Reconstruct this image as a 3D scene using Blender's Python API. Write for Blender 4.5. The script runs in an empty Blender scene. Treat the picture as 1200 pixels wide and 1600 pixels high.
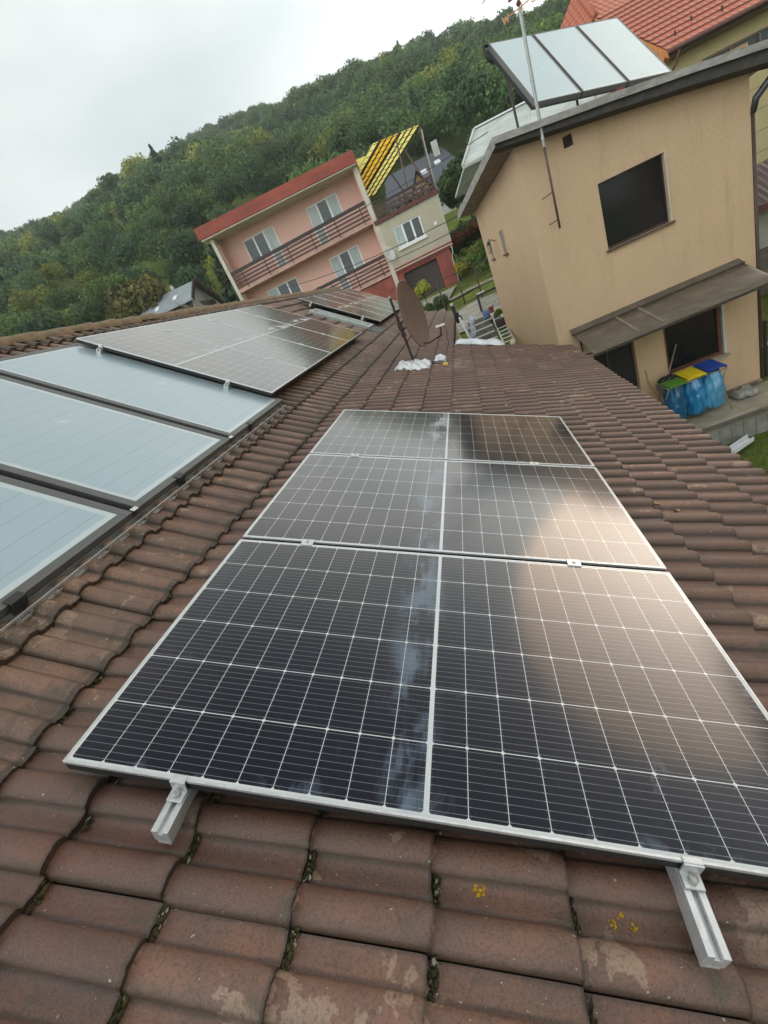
import bpy, math, random
import numpy as np
from math import radians as rad, sin, cos, pi, sqrt, atan2
from mathutils import Vector, Matrix
random.seed(7); RNG = np.random.default_rng(7)
S = bpy.context.scene
COL = S.collection

# ------------------------------------------------------------------ camera
CAM_LOC = (1.1984, -0.4674, 0.6056)
rv = np.array([2.02281616, -0.0950490099, -0.512567397])
th = np.linalg.norm(rv); k = rv/th
Kx = np.array([[0,-k[2],k[1]],[k[2],0,-k[0]],[-k[1],k[0],0]])
Rw = np.eye(3)+sin(th)*Kx+(1-cos(th))*Kx@Kx       # rows: image right, image down, view direction
cd = bpy.data.cameras.new('camera'); cam = bpy.data.objects.new('camera', cd); COL.objects.link(cam)
cam.matrix_world = Matrix(((Rw[0,0],-Rw[1,0],-Rw[2,0],CAM_LOC[0]),(Rw[0,1],-Rw[1,1],-Rw[2,1],CAM_LOC[1]),
                           (Rw[0,2],-Rw[1,2],-Rw[2,2],CAM_LOC[2]),(0,0,0,1)))
cd.sensor_fit = 'VERTICAL'; cd.sensor_height = 36; cd.lens = 36*661.6/1600
cd.clip_start = 0.02; cd.clip_end = 4000
S.camera = cam

# ------------------------------------------------------------------ sky, sun, exposure
SUN_EL, SUN_AZ = 21, 42          # azimuth measured from +Y towards +X
w = bpy.data.worlds.new('World'); S.world = w; w.use_nodes = True
nt = w.node_tree; nt.nodes.clear()
out = nt.nodes.new('ShaderNodeOutputWorld'); bg = nt.nodes.new('ShaderNodeBackground')
sky = nt.nodes.new('ShaderNodeTexSky'); sky.sky_type = 'NISHITA'; sky.sun_disc = False
sky.sun_elevation = rad(SUN_EL); sky.sun_rotation = rad(SUN_AZ); sky.air_density = 1.0; sky.dust_density = 4.0; sky.altitude = 300
hs = nt.nodes.new('ShaderNodeHueSaturation'); hs.inputs['Saturation'].default_value = 0.16; hs.inputs['Value'].default_value = 1.0
tc = nt.nodes.new('ShaderNodeTexCoord'); mp = nt.nodes.new('ShaderNodeMapping'); mp.inputs['Scale'].default_value = (1.0,1.0,2.4)
nz = nt.nodes.new('ShaderNodeTexNoise'); nz.inputs['Scale'].default_value = 2.1; nz.inputs['Detail'].default_value = 4; nz.inputs['Roughness'].default_value = .5
cr = nt.nodes.new('ShaderNodeValToRGB')
cr.color_ramp.elements[0].position = .3; cr.color_ramp.elements[0].color = (4.5,5.15,5.25,1)
cr.color_ramp.elements[1].position = .72; cr.color_ramp.elements[1].color = (7.4,7.6,7.4,1)
mx = nt.nodes.new('ShaderNodeMix'); mx.data_type = 'RGBA'; mx.inputs['Factor'].default_value = .82
nt.links.new(tc.outputs['Generated'], mp.inputs['Vector']); nt.links.new(mp.outputs['Vector'], nz.inputs['Vector'])
nt.links.new(nz.outputs['Fac'], cr.inputs['Fac'])
nt.links.new(sky.outputs['Color'], hs.inputs['Color'])
nt.links.new(hs.outputs['Color'], mx.inputs[6]); nt.links.new(cr.outputs['Color'], mx.inputs[7])
sx = nt.nodes.new('ShaderNodeSeparateXYZ'); nt.links.new(tc.outputs['Generated'], sx.inputs[0])
def wmr(sock, a, b, c, d):
    q = nt.nodes.new('ShaderNodeMapRange'); q.interpolation_type = 'SMOOTHSTEP'; nt.links.new(sock, q.inputs[0])
    for i_, v_ in enumerate((a, b, c, d)): q.inputs[i_+1].default_value = v_
    return q.outputs[0]
db = nt.nodes.new('ShaderNodeVectorMath'); db.operation = 'DOT_PRODUCT'; nt.links.new(tc.outputs['Generated'], db.inputs[0]); db.inputs[1].default_value = (-.72,-.69,0)
back = wmr(db.outputs['Value'], .05, .80, 1.0, 3.1)       # unseen sky behind and left brightened, added fill for the house walls
zen = wmr(sx.outputs['Z'], .55, .92, 1.0, .62)            # added dimming of the unseen zenith, darkens what the near panels mirror
mm = nt.nodes.new('ShaderNodeMath'); mm.operation = 'MULTIPLY'; nt.links.new(back, mm.inputs[0]); nt.links.new(zen, mm.inputs[1])
dt = nt.nodes.new('ShaderNodeVectorMath'); dt.operation = 'DOT_PRODUCT'; nt.links.new(tc.outputs['Generated'], dt.inputs[0])
dt.inputs[1].default_value = (sin(rad(SUN_AZ))*cos(rad(SUN_EL)), cos(rad(SUN_AZ))*cos(rad(SUN_EL)), sin(rad(SUN_EL)))
glow = wmr(dt.outputs['Value'], .55, 1.0, 0.0, .55)       # brighter cloud round the hidden sun
ma = nt.nodes.new('ShaderNodeMath'); ma.operation = 'ADD'; nt.links.new(mm.outputs[0], ma.inputs[0]); nt.links.new(glow, ma.inputs[1])
vm = nt.nodes.new('ShaderNodeVectorMath'); vm.operation = 'SCALE'; nt.links.new(mx.outputs[2], vm.inputs[0]); nt.links.new(ma.outputs[0], vm.inputs['Scale'])
nt.links.new(vm.outputs[0], bg.inputs['Color']); bg.inputs['Strength'].default_value = 0.092
nt.links.new(bg.outputs['Background'], out.inputs['Surface'])
sd = bpy.data.lights.new('sun','SUN'); sd.energy = 0.5; sd.angle = rad(31); sd.color = (.85,.58,.37)
so = bpy.data.objects.new('sun', sd); COL.objects.link(so)
sdir = Vector((sin(rad(SUN_AZ))*cos(rad(SUN_EL)), cos(rad(SUN_AZ))*cos(rad(SUN_EL)), sin(rad(SUN_EL))))
so.rotation_euler = sdir.to_track_quat('Z','Y').to_euler(); so.location = (0,0,40)
S.view_settings.view_transform = 'Standard'; S.view_settings.look = 'None'
S.view_settings.exposure = 0.82; S.view_settings.gamma = 1.0
S.cycles.max_bounces = 7; S.cycles.diffuse_bounces = 3; S.cycles.glossy_bounces = 4; S.cycles.transparent_max_bounces = 8

# ------------------------------------------------------------------ materials
class NT:
    def __init__(s, name):
        s.m = bpy.data.materials.new(name); s.m.use_nodes = True; s.t = s.m.node_tree
        s.b = s.t.nodes['Principled BSDF']
    def n(s, typ, **kw):
        nd = s.t.nodes.new(typ)
        for a,v in kw.items():
            if a in nd.inputs: nd.inputs[a].default_value = v
            else: setattr(nd, a, v)
        return nd
    def l(s, a, b): s.t.links.new(a, b)
    def val(s, x, sock):
        if isinstance(x, (int,float)): sock.default_value = x
        elif isinstance(x, tuple): sock.default_value = x
        else: s.l(x, sock)
    def M(s, op, a, b=0, c=0, clamp=False):
        nd = s.t.nodes.new('ShaderNodeMath'); nd.operation = op; nd.use_clamp = clamp
        for i,x in enumerate((a,b,c)): s.val(x, nd.inputs[i])
        return nd.outputs[0]
    def mix(s, f, a, b, typ='MIX'):
        nd = s.t.nodes.new('ShaderNodeMix'); nd.data_type = 'RGBA'; nd.blend_type = typ
        s.val(f, nd.inputs[0])
        for x,i in ((a,6),(b,7)):
            if isinstance(x, tuple): nd.inputs[i].default_value = x if len(x)==4 else (*x,1)
            else: s.l(x, nd.inputs[i])
        return nd.outputs[2]
    def ss(s, x, lo, hi):
        nd = s.t.nodes.new('ShaderNodeMapRange'); nd.interpolation_type = 'SMOOTHSTEP'
        s.val(x, nd.inputs[0]); nd.inputs[1].default_value = lo; nd.inputs[2].default_value = hi
        return nd.outputs[0]
    def coord(s, which='Object'):
        return s.t.nodes.new('ShaderNodeTexCoord').outputs[which]
    def noise(s, vec, scale, detail=4, rough=.55, dist=0, mapscale=None):
        if mapscale:
            mpn = s.t.nodes.new('ShaderNodeMapping'); mpn.inputs['Scale'].default_value = mapscale; s.l(vec, mpn.inputs[0]); vec = mpn.outputs[0]
        nd = s.t.nodes.new('ShaderNodeTexNoise'); s.l(vec, nd.inputs['Vector'])
        nd.inputs['Scale'].default_value = scale; nd.inputs['Detail'].default_value = detail
        nd.inputs['Roughness'].default_value = rough; nd.inputs['Distortion'].default_value = dist
        return nd.outputs['Fac']
    def bump(s, h, strength=.3, dist=.01):
        nd = s.t.nodes.new('ShaderNodeBump'); nd.inputs['Strength'].default_value = strength; nd.inputs['Distance'].default_value = dist
        s.l(h, nd.inputs['Height']); s.l(nd.outputs[0], s.b.inputs['Normal'])
    def col(s, c): s.val(c if not isinstance(c,tuple) else (*c[:3],1), s.b.inputs['Base Color'])
    def set(s, **kw):
        for a,v in kw.items(): s.val(v, s.b.inputs[a.replace('_',' ')])
        return s

def rough_mat(name, c, rough=.85, var=.25, scale=8, spots=0, bump=.15, bscale=60, metallic=0, spec=.35, c2=None, mapscale=None):
    m = NT(name); o = m.coord()
    n1 = m.noise(o, scale, 5, .6, 0, mapscale)
    d = tuple(x*(1-var) for x in c); u = tuple(min(1,x*(1+var)) for x in c)
    base = m.mix(m.ss(n1,.3,.7), d, u)
    if c2 is not None:
        base = m.mix(m.ss(m.noise(o, scale*.6, 6, .65, .3, mapscale),.5,.68), base, c2)
    fine = m.noise(o, bscale, 3, .6)
    base = m.mix(m.M('MULTIPLY', m.ss(fine,.35,.75), .35), base, tuple(x*.6 for x in c))
    m.val(base, m.b.inputs['Base Color'])
    m.set(Roughness=rough, Metallic=metallic, Specular_IOR_Level=spec)
    m.bump(fine, bump, .006)
    return m.m

def plain(name, c, rough=.5, metallic=0, spec=.5, var=.12, scale=15):
    m = NT(name); o = m.coord(); n1 = m.noise(o, scale, 4)
    m.val(m.mix(n1, tuple(x*(1-var) for x in c), tuple(min(1,x*(1+var)) for x in c)), m.b.inputs['Base Color'])
    m.set(Roughness=rough, Metallic=metallic, Specular_IOR_Level=spec)
    return m.m

# ------------------------------------------------------------------ mesh builder
class MB:
    def __init__(s): s.v=[]; s.f=[]; s.uv=[]; s.mi=[]
    def quad(s, p, uv=None, mi=0):
        i = len(s.v); s.v += [tuple(map(float,q)) for q in p]; s.f.append(tuple(range(i,i+len(p)))); s.uv.append(uv); s.mi.append(mi); return s
    def solid(s, o, a, b, c, mi=0):          # parallelepiped: corner + three edge vectors
        o,a,b,c = (np.array(x,float) for x in (o,a,b,c))
        if np.dot(np.cross(a,b),c) < 0: o=o+c; c=-c
        P = [o,o+a,o+a+b,o+b,o+c,o+a+c,o+a+b+c,o+b+c]; i = len(s.v)
        s.v += [tuple(q) for q in P]
        for f in ((3,2,1,0),(4,5,6,7),(0,1,5,4),(1,2,6,5),(2,3,7,6),(3,0,4,7)):
            s.f.append(tuple(i+j for j in f)); s.uv.append(None); s.mi.append(mi)
        return s
    def box(s, x0,x1,y0,y1,z0,z1, mi=0):
        return s.solid((x0,y0,z0),(x1-x0,0,0),(0,y1-y0,0),(0,0,z1-z0),mi)
    def bar(s, p, q, w, h=None, up=(0,0,1), mi=0):
        p=np.array(p,float); q=np.array(q,float); h = w if h is None else h
        d=q-p; d/=np.linalg.norm(d); sx=np.cross(d,np.array(up,float))
        if np.linalg.norm(sx)<1e-4: sx=np.cross(d,np.array((1.,0,0)))
        sx/=np.linalg.norm(sx); uz=np.cross(sx,d)
        return s.solid(p-sx*w/2-uz*h/2, q-p, sx*w, uz*h, mi)
    def tube(s, pts, r, n=10, cap=True, mi=0):
        pts=[np.array(p,float) for p in pts]; rr = r if isinstance(r,(list,tuple)) else [r]*len(pts)
        i0=len(s.v); prev=None
        for k_,p in enumerate(pts):
            d = (pts[min(k_+1,len(pts)-1)]-pts[max(k_-1,0)]); d/=max(1e-9,np.linalg.norm(d))
            if prev is None:
                a = np.cross(d,(0,0,1.)); 
                if np.linalg.norm(a)<1e-3: a=np.cross(d,(1.,0,0))
            else: a = prev-np.dot(prev,d)*d
            a/=np.linalg.norm(a); b=np.cross(d,a); prev=a
            for j in range(n):
                t=2*pi*j/n; s.v.append(tuple(p+rr[k_]*(cos(t)*a+sin(t)*b)))
        for k_ in range(len(pts)-1):
            for j in range(n):
                a0=i0+k_*n+j; a1=i0+k_*n+(j+1)%n
                s.f.append((a0,a1,a1+n,a0+n)); s.uv.append(None); s.mi.append(mi)
        if cap:
            s.f.append(tuple(i0+j for j in range(n))[::-1]); s.uv.append(None); s.mi.append(mi)
            e=i0+(len(pts)-1)*n; s.f.append(tuple(e+j for j in range(n))); s.uv.append(None); s.mi.append(mi)
        return s
    def prism(s, poly, vec, mi=0):           # closed polygon (3-D) swept by vec
        poly=[np.array(p,float) for p in poly]; vec=np.array(vec,float); n=len(poly); i=len(s.v)
        nn=np.zeros(3)
        for a_ in range(n): nn+=np.cross(poly[a_],poly[(a_+1)%n])
        if np.dot(nn,vec)<0: poly=poly[::-1]
        s.v += [tuple(p) for p in poly]+[tuple(p+vec) for p in poly]
        s.f.append(tuple(range(i,i+n))[::-1]); s.uv.append(None); s.mi.append(mi)
        s.f.append(tuple(range(i+n,i+2*n))); s.uv.append(None); s.mi.append(mi)
        for j in range(n):
            s.f.append((i+j,i+(j+1)%n,i+n+(j+1)%n,i+n+j)); s.uv.append(None); s.mi.append(mi)
        return s
    def grid(s, P, mi=0, flip=False):        # P[nu][nv] points
        P=np.array(P,float); nu,nv=P.shape[:2]; i=len(s.v); s.v += [tuple(q) for q in P.reshape(-1,3)]
        for a in range(nu-1):
            for b in range(nv-1):
                f=(i+a*nv+b,i+(a+1)*nv+b,i+(a+1)*nv+b+1,i+a*nv+b+1)
                s.f.append(f[::-1] if flip else f); s.uv.append(None); s.mi.append(mi)
        return s
    def ball(s, c, r, nu=10, nv=8, sq=(1,1,1), jit=0, mi=0):
        P=[]
        for a in range(nv+1):
            t=pi*a/nv; row=[]
            for b in range(nu+1):
                p=2*pi*(b%nu)/nu; rr=r*(1+jit*sin(3*p+2*t+c[0]*7)*sin(t))
                row.append((c[0]+rr*sin(t)*cos(p)*sq[0], c[1]+rr*sin(t)*sin(p)*sq[1], c[2]+rr*cos(t)*sq[2]))
            P.append(row)
        return s.grid(P,mi)
    def build(s, name, mat, parent=None, local=False, smooth=False, bevel=0, kind=None, auto=False):
        v=s.v
        if parent is not None and not local:
            w=parent
            off=np.zeros(3)
            while w is not None: off+=np.array(w.location); w=w.parent
            v=[tuple(np.array(q)-off) for q in v]
        me=bpy.data.meshes.new(name); me.from_pydata(v,[],s.f); 
        mats = mat if isinstance(mat,(list,tuple)) else [mat]
        for m_ in mats:
            if m_ is not None: me.materials.append(m_)
        if len(mats)>1: me.polygons.foreach_set('material_index', s.mi)
        if any(u is not None for u in s.uv):
            L=me.uv_layers.new(name='UVMap'); 
            for p,u in zip(me.polygons,s.uv):
                if u is not None:
                    for li,c in zip(p.loop_indices,u): L.data[li].uv=c
        if smooth: me.polygons.foreach_set('use_smooth',[True]*len(me.polygons))
        me.update(); o=bpy.data.objects.new(name,me); COL.objects.link(o)
        if parent is not None: o.parent=parent
        if auto and smooth:
            me.set_sharp_from_angle(angle=rad(38))
        if bevel:
            b=o.modifiers.new('bevel','BEVEL'); b.width=bevel; b.segments=2; b.limit_method='ANGLE'; b.angle_limit=rad(50)
        if kind: o['kind']=kind
        return o
def tag(o, label=None, cat=None, group=None, kind=None):
    if label: o['label']=label
    if cat: o['category']=cat
    if group: o['group']=group
    if kind: o['kind']=kind
    return o
def empty(name, loc=(0,0,0), label=None, cat=None, group=None, mat=None):
    o=bpy.data.objects.new(name,None); COL.objects.link(o); o.empty_display_size=.2
    if mat is not None: o.matrix_world=mat
    else: o.location=loc
    return tag(o,label,cat,group)
def kids(o): return [c for c in bpy.data.objects if c.parent is o]
def copy_tree(o, parent=None):
    ch=kids(o); c=o.copy(); COL.objects.link(c); c.parent=parent
    for x in ch: copy_tree(x,c)
    return c
V3=lambda *a: np.array(a,float)

# ------------------------------------------------------------------ roof geometry constants
S1 = 0.400454; S2 = 0.6395                     # pitch of the lower and of the upper slope
e1 = V3(cos(S1),0,-sin(S1)); n1 = V3(sin(S1),0,cos(S1))     # down-slope and normal, lower
e2 = V3(cos(S2),0,-sin(S2)); n2 = V3(sin(S2),0,cos(S2))     # the same, upper
YV = V3(0,1,0)
PU = V3(-1.9256,0,1.4051)                      # a point on the plane of the upper panels
def lowp(u,v,h=0): return e1*u+YV*v+n1*h       # on the plane of the three front panels (glass level)
def upp(u,v,h=0): return PU+e2*u+YV*v+n2*h     # on the glass level of the upper panels
PW, PH = 1.755, 0.983
# ------------------------------------------------------------------ own house: tiled roof
OL, OU = 0.128, 0.152
A2 = np.array([[e1[0],-e2[0]],[e1[2],-e2[2]]]); rhs = (PU-n2*OU+n1*OL)[[0,2]]
uk, sk = np.linalg.solve(A2, rhs)
KP = e1*uk-n1*OL                                 # kink line between the two slopes
EX = 0.277
RIDGE_S = 2.70                                   # length of the upper slope
RP = KP-e2*RIDGE_S                               # ridge line
FAR, NEAR = 14.2, -1.75
XSTEP, YSTEP = 1.06, 7.50                        # beyond YSTEP the roof is only as wide as XSTEP (down-slope)

def tile_mesh():
    rng = np.random.default_rng(3)
    TW = 0.255; NB = 6
    q = np.array([0,.002,.005,.010,.018,.028,.037,.046,.056,.064,.069,.072,.074,.078,.086,.098,.112])
    a = np.concatenate([q,q+.1275,[TW]])/TW; NA = len(a)
    ph = (a*TW) % .1275; ph[-1] = .1275
    h = np.where(ph < .074, .027*np.sin(np.pi*np.clip(ph/.074,0,1))**.42, -.003*np.sin(np.pi*np.clip((ph-.074)/.0535,0,1)))
    lip = np.where(np.abs(ph-.082)<.006, .0035, 0); h = h+lip
    b = np.array([0,.25,.5,.75,.955,1.0])
    V=[];F=[];UV=[];R=[]; base=0
    def add(org, dvec, nvec, length, y0, lift, jd):
        nonlocal base
        r1, r2, r3 = rng.normal(0,1,3)
        yy = y0 + a*(TW-.0004) + .0002 + r1*.0018
        rows=[]
        wav = rng.normal(0,.0035)*np.sin(a*9+rng.uniform(0,6))*.5+rng.normal(0,.0012,NA)
        for j,bb in enumerate(b):
            s_ = -.035 + (length+.035)*bb + (jd+wav if j>=4 else 0)
            hh = lift*bb + h*(.93+.07*bb) + r2*.0015*bb + r3*.0014*(a-.5)
            if j==5: hh = hh-.0045
            P = org[None,:] + dvec[None,:]*np.broadcast_to(s_,(NA,))[:,None] + nvec[None,:]*hh[:,None]
            P[:,1] = yy; rows.append(P)
        fr = rows[-1] - nvec[None,:]*(lift+.004) + dvec[None,:]*(-.002)
        top = np.array(rows)                     # NB x NA x 3
        V.append(top.reshape(-1,3)); rv_ = rng.random()
        bu = np.repeat(b*length,NA); av = np.tile(a*TW,NB)
        UV.append(np.stack([bu,av],1)); R.append(np.full(NB*NA, rv_))
        idx = np.arange(NB*NA).reshape(NB,NA)+base
        F.append(np.stack([idx[:-1,:-1],idx[1:,:-1],idx[1:,1:],idx[:-1,1:]],-1).reshape(-1,4)); base += NB*NA
        V.append(np.concatenate([rows[-1],fr])); UV.append(np.stack([np.full(2*NA,length),np.tile(a*TW,2)],1)); R.append(np.full(2*NA,rv_))
        i2 = np.arange(2*NA).reshape(2,NA)+base
        F.append(np.stack([i2[0,:-1],i2[1,:-1],i2[1,1:],i2[0,1:]],-1)); base += 2*NA
        for side in (0,-1):                      # side skirts of the tile
            q = top[:,side,:]; lo = q - nvec[None,:]*.03
            V.append(np.concatenate([q,lo])); UV.append(np.stack([np.tile(b*length,2),np.full(2*NB,a[side]*TW)],1)); R.append(np.full(2*NB,rv_))
            i3 = np.arange(2*NB).reshape(2,NB)+base
            f = np.stack([i3[0,:-1],i3[0,1:],i3[1,1:],i3[1,:-1]],-1)
            F.append(f if side==-1 else f[:,::-1]); base += 2*NB
    V0 = -.181
    n0 = int(math.ceil((NEAR-V0)/TW))
    ymax = FAR
    i = n0
    while V0+TW*(i+1) < ymax:
        y0 = V0+TW*i
        jc = rng.normal(0,.002)
        for c in range(11):                      # lower slope
            u1 = uk+EX*(c+1)
            if y0+TW > YSTEP and u1 > XSTEP+.1: break
            sh = rng.normal(0,.0035)
            add(KP+e1*(EX*c), e1, n1, EX, y0+jc, .026, sh)
        for c in range(10):                      # upper slope
            sh = rng.normal(0,.0045)
            add(KP-e2*EX*(c+1), e2, n2, EX if c else EX+.012, y0+jc, .030, sh)
        i += 1
    return np.concatenate(V), np.concatenate(F), np.concatenate(UV), np.concatenate(R)

def tile_material(name='concrete_tile', ridge=False):
    m = NT(name); o = m.coord(); 
    uvn = m.n('ShaderNodeUVMap'); sp = m.n('ShaderNodeSeparateXYZ'); m.l(uvn.outputs[0], sp.inputs[0])
    at = m.n('ShaderNodeAttribute', attribute_name='tile_rand'); r = at.outputs['Fac']
    so_ = m.n('ShaderNodeSeparateXYZ'); m.l(o, so_.inputs[0])
    base = m.mix(r, (.138,.057,.036), (.222,.105,.066))
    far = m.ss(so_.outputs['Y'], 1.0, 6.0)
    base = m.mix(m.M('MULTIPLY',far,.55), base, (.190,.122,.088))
    up_ = m.ss(so_.outputs['X'], .1, -.6)         # the steeper slope weathered to a lighter ochre
    base = m.mix(m.M('MULTIPLY',up_,m.M('ADD',.35,m.M('MULTIPLY',r,.5))), base, (.29,.170,.110))
    n1_ = m.noise(o, 5, 6, .62)
    base = m.mix(m.ss(n1_,.36,.66), m.mix(.5,base,(.072,.056,.046)), base)
    # worn coating: sharp edged pale patches, mostly towards the head of the tile
    wn = m.noise(o, 7.5, 7, .58, .25)
    head = m.ss(sp.outputs['X'], .17, .0)
    edge = m.ss(m.M('ABSOLUTE', m.M('SUBTRACT', sp.outputs['Y'], .02)), .055, .0)
    wsum = m.M('ADD', wn, m.M('ADD', m.M('ADD', m.M('MULTIPLY', head, .055), m.M('MULTIPLY', far, -.07)), m.M('ADD', m.M('MULTIPLY', up_, .03), m.M('MULTIPLY', m.M('SUBTRACT', r, .5), .14))))
    wmask = m.M('MULTIPLY', m.ss(wsum, .645, .660), .85)
    wcol = m.mix(m.noise(o, 60, 4), (.25,.155,.105), (.36,.24,.165))
    base = m.mix(wmask, base, wcol)
    chip = m.M('ADD', m.M('POWER', m.M('DIVIDE', m.M('SUBTRACT', sp.outputs['X'], .012), .026), 2), m.M('POWER', m.M('DIVIDE', m.M('SUBTRACT', m.M('MODULO', sp.outputs['Y'], .1275), .036), .021), 2))
    chip = m.M('ADD', chip, m.M('MULTIPLY', m.M('SUBTRACT', m.noise(o, 30, 3), .5), 1.6))
    cmask = m.M('MULTIPLY', m.M('MULTIPLY', m.M('LESS_THAN', chip, .9), m.M('GREATER_THAN', r, .42)), m.M('SUBTRACT', .8, m.M('MULTIPLY', far, .5)))
    base = m.mix(cmask, base, (.34,.20,.135))
    # algae and dirt, mixed with shade painted into creases and near roll flanks
    al = m.noise(o, 11, 6, .7, .4)
    amask = m.M('MULTIPLY', m.ss(m.M('ADD', al, m.M('MULTIPLY', m.ss(sp.outputs['X'],.17,.277), .10)), .60, .74), .7)
    base = m.mix(amask, base, m.mix(m.noise(o, 30, 3), (.045,.042,.026), (.075,.070,.040)))
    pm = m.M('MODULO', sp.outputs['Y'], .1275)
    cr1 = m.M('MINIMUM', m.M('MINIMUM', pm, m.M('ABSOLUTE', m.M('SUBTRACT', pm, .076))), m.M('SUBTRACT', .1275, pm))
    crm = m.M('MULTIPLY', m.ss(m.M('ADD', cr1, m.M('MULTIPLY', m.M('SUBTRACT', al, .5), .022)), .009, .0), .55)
    base = m.mix(crm, base, (.036,.027,.020))  # creases: grime plus painted shade
    wet = m.M('MULTIPLY', m.M('MULTIPLY', m.ss(m.M('ADD', m.noise(o, 4.2, 6, .6, .5), m.M('MULTIPLY', m.ss(sp.outputs['X'], .10, .277), .16)), .62, .635), up_), .82)
    base = m.mix(wet, base, m.mix(m.noise(o, 45, 3), (.050,.036,.022), (.095,.062,.036)))
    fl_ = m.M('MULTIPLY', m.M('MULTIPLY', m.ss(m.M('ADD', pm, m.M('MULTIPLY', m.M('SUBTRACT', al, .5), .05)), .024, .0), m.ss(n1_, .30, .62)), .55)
    base = m.mix(fl_, base, (.045,.038,.022))  # camera-side flank of each roll: algae plus shade put into the colour
    base = m.mix(m.M('MULTIPLY', m.ss(sp.outputs['X'], .2685, .2765), .75), base, (.022,.018,.013))  # lower rim and front face of each tile darkened
    # sand grain of the coating
    g1 = m.noise(o, 420, 2, .7); g2 = m.noise(o, 150, 3, .75)
    base = m.mix(m.M('MULTIPLY', m.ss(g1,.5,.72), .42), base, m.mix(.5, base, (.42,.33,.27)))
    base = m.mix(m.M('MULTIPLY', m.ss(g2,.52,.36), .5), base, (.045,.03,.024))
    sp1 = m.noise(o, 95, 2, .4)
    base = m.mix(m.M('MULTIPLY', m.ss(sp1,.74,.77), .7), base, (.5,.46,.40))
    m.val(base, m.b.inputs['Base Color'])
    m.set(Roughness=m.M('ADD',.34,m.M('MULTIPLY',al,.34)), Specular_IOR_Level=.55)
    hh = m.M('ADD', m.M('MULTIPLY', g2, .7), m.M('ADD', m.M('MULTIPLY', g1, .4), m.M('MULTIPLY', wmask, -.25)))
    m.bump(hh, .6, .004)
    return m.m
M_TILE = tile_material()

house = empty('house', (0,6,-4.4), 'nearest house, whose brown tiled roof under the camera carries dark solar panels and pale collectors', 'house')
def mesh_np(name, V, F, mat, parent=None, uv=None, attr=None, smooth=True):
    me = bpy.data.meshes.new(name)
    off = np.zeros(3); w_ = parent
    while w_ is not None: off += np.array(w_.location); w_ = w_.parent
    V = (V-off).astype(np.float32); F = F.astype(np.int32); k_ = F.shape[1]
    me.vertices.add(len(V)); me.vertices.foreach_set('co', V.ravel())
    me.loops.add(F.size); me.loops.foreach_set('vertex_index', F.ravel())
    me.polygons.add(len(F)); me.polygons.foreach_set('loop_start', np.arange(0,F.size,k_,dtype=np.int32))
    if smooth: me.polygons.foreach_set('use_smooth', np.ones(len(F),bool))
    if uv is not None:
        L = me.uv_layers.new(name='UVMap'); L.data.foreach_set('uv', uv[F.ravel()].astype(np.float32).ravel())
    if attr is not None:
        for nm,val in attr.items():
            if val.ndim==1:
                a_ = me.attributes.new(nm,'FLOAT','POINT'); a_.data.foreach_set('value', val.astype(np.float32))
            else:
                a_ = me.attributes.new(nm,'FLOAT_COLOR','POINT'); a_.data.foreach_set('color', val.astype(np.float32).ravel())
    me.materials.append(mat); me.update(calc_edges=True); me.validate()
    o = bpy.data.objects.new(name, me); COL.objects.link(o)
    if parent is not None: o.parent = parent
    return o
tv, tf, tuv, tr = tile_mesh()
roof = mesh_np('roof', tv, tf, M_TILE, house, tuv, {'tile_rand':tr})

# boarding below the tiles, the far slope behind the ridge, verges
M_BOARD = rough_mat('roof_boarding', (.035,.026,.020), .9)
M_WALLH = rough_mat('house_render', (.55,.50,.42), .9, .1, 3)
b = MB()
U_E = uk+EX*11
for (y0,y1,ue) in ((NEAR+.02,YSTEP-.08,U_E-.05),(YSTEP-.08,FAR-.1,XSTEP-.12)):
    Kq = KP-n1*.012; Eq = e1*ue-n1*(OL+.012); Rq = RP-n2*.01
    for P,Q,nn in ((Kq,Eq,n1),(Rq,Kq,n2)):
        b.solid((P[0],y0,P[2]), Q-P, (0,y1-y0,0), -nn*.05)
RX = RP[0]
b.solid((RX,NEAR,RP[2]-.02),(-2.6,0,-2.6*math.tan(S2)),(0,FAR-NEAR,0),(0,0,-.08))
b.build('boarding', M_BOARD, roof)
b = MB()                                       # walls of the house
for (x0,x1,y0,y1) in ((-4.6,2.15,NEAR+.35,YSTEP-.4),(-4.6,.72,YSTEP-.4,FAR-.4)):
    zt = min(-.75 if x1>1 else -.42, 9)
    b.box(x0,x1,y0,y1,-4.6,zt-.32)
b.box(-4.6,-.35,NEAR+.35,FAR-.4,-.9,-.15)
b.build('wall', M_WALLH, house)
# ridge caps
def ridge_cap(mat):
    P=[]; L=.40
    for t,(r0) in ((0,.076),(.05,.080),(.5,.100),(.95,.126),(1,.123)):
        row=[]
        for k_ in range(13):
            a_=pi*(-.06+1.12*k_/12); row.append((r0*1.0*cos(a_), t*L, r0*sin(a_)*.74))
        P.append(row)
    m_=MB(); m_.grid(P)
    P2=[[(p[0]*.83,p[1],p[2]*.83-.0) for p in P[-1]],P[-1]]
    m_.grid(P2, flip=True)
    return m_
M_RIDGE = rough_mat('ridge_cap_tile', (.205,.145,.088), .85, .35, 9, c2=(.15,.13,.06), bump=.4, bscale=140)
rc0=None; y=FAR-.3; i=0
RZ = RP[2]+.005
while y > NEAR-.3:
    if rc0 is None:
        rc0=ridge_cap(M_RIDGE).build('ridge_cap', M_RIDGE, roof, local=True, smooth=True); rc=rc0
    else:
        rc=rc0.copy(); COL.objects.link(rc); rc.parent=roof
    hl=V3(*house.location)
    rc.location=(RX-hl[0]+random.gauss(0,.003), y-hl[1], RZ-hl[2]+random.gauss(0,.003))
    rc.rotation_euler=(rad(-4.2+random.gauss(0,.4)), random.gauss(0,.03), random.gauss(0,.012))
    y-=.34; i+=1

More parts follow.
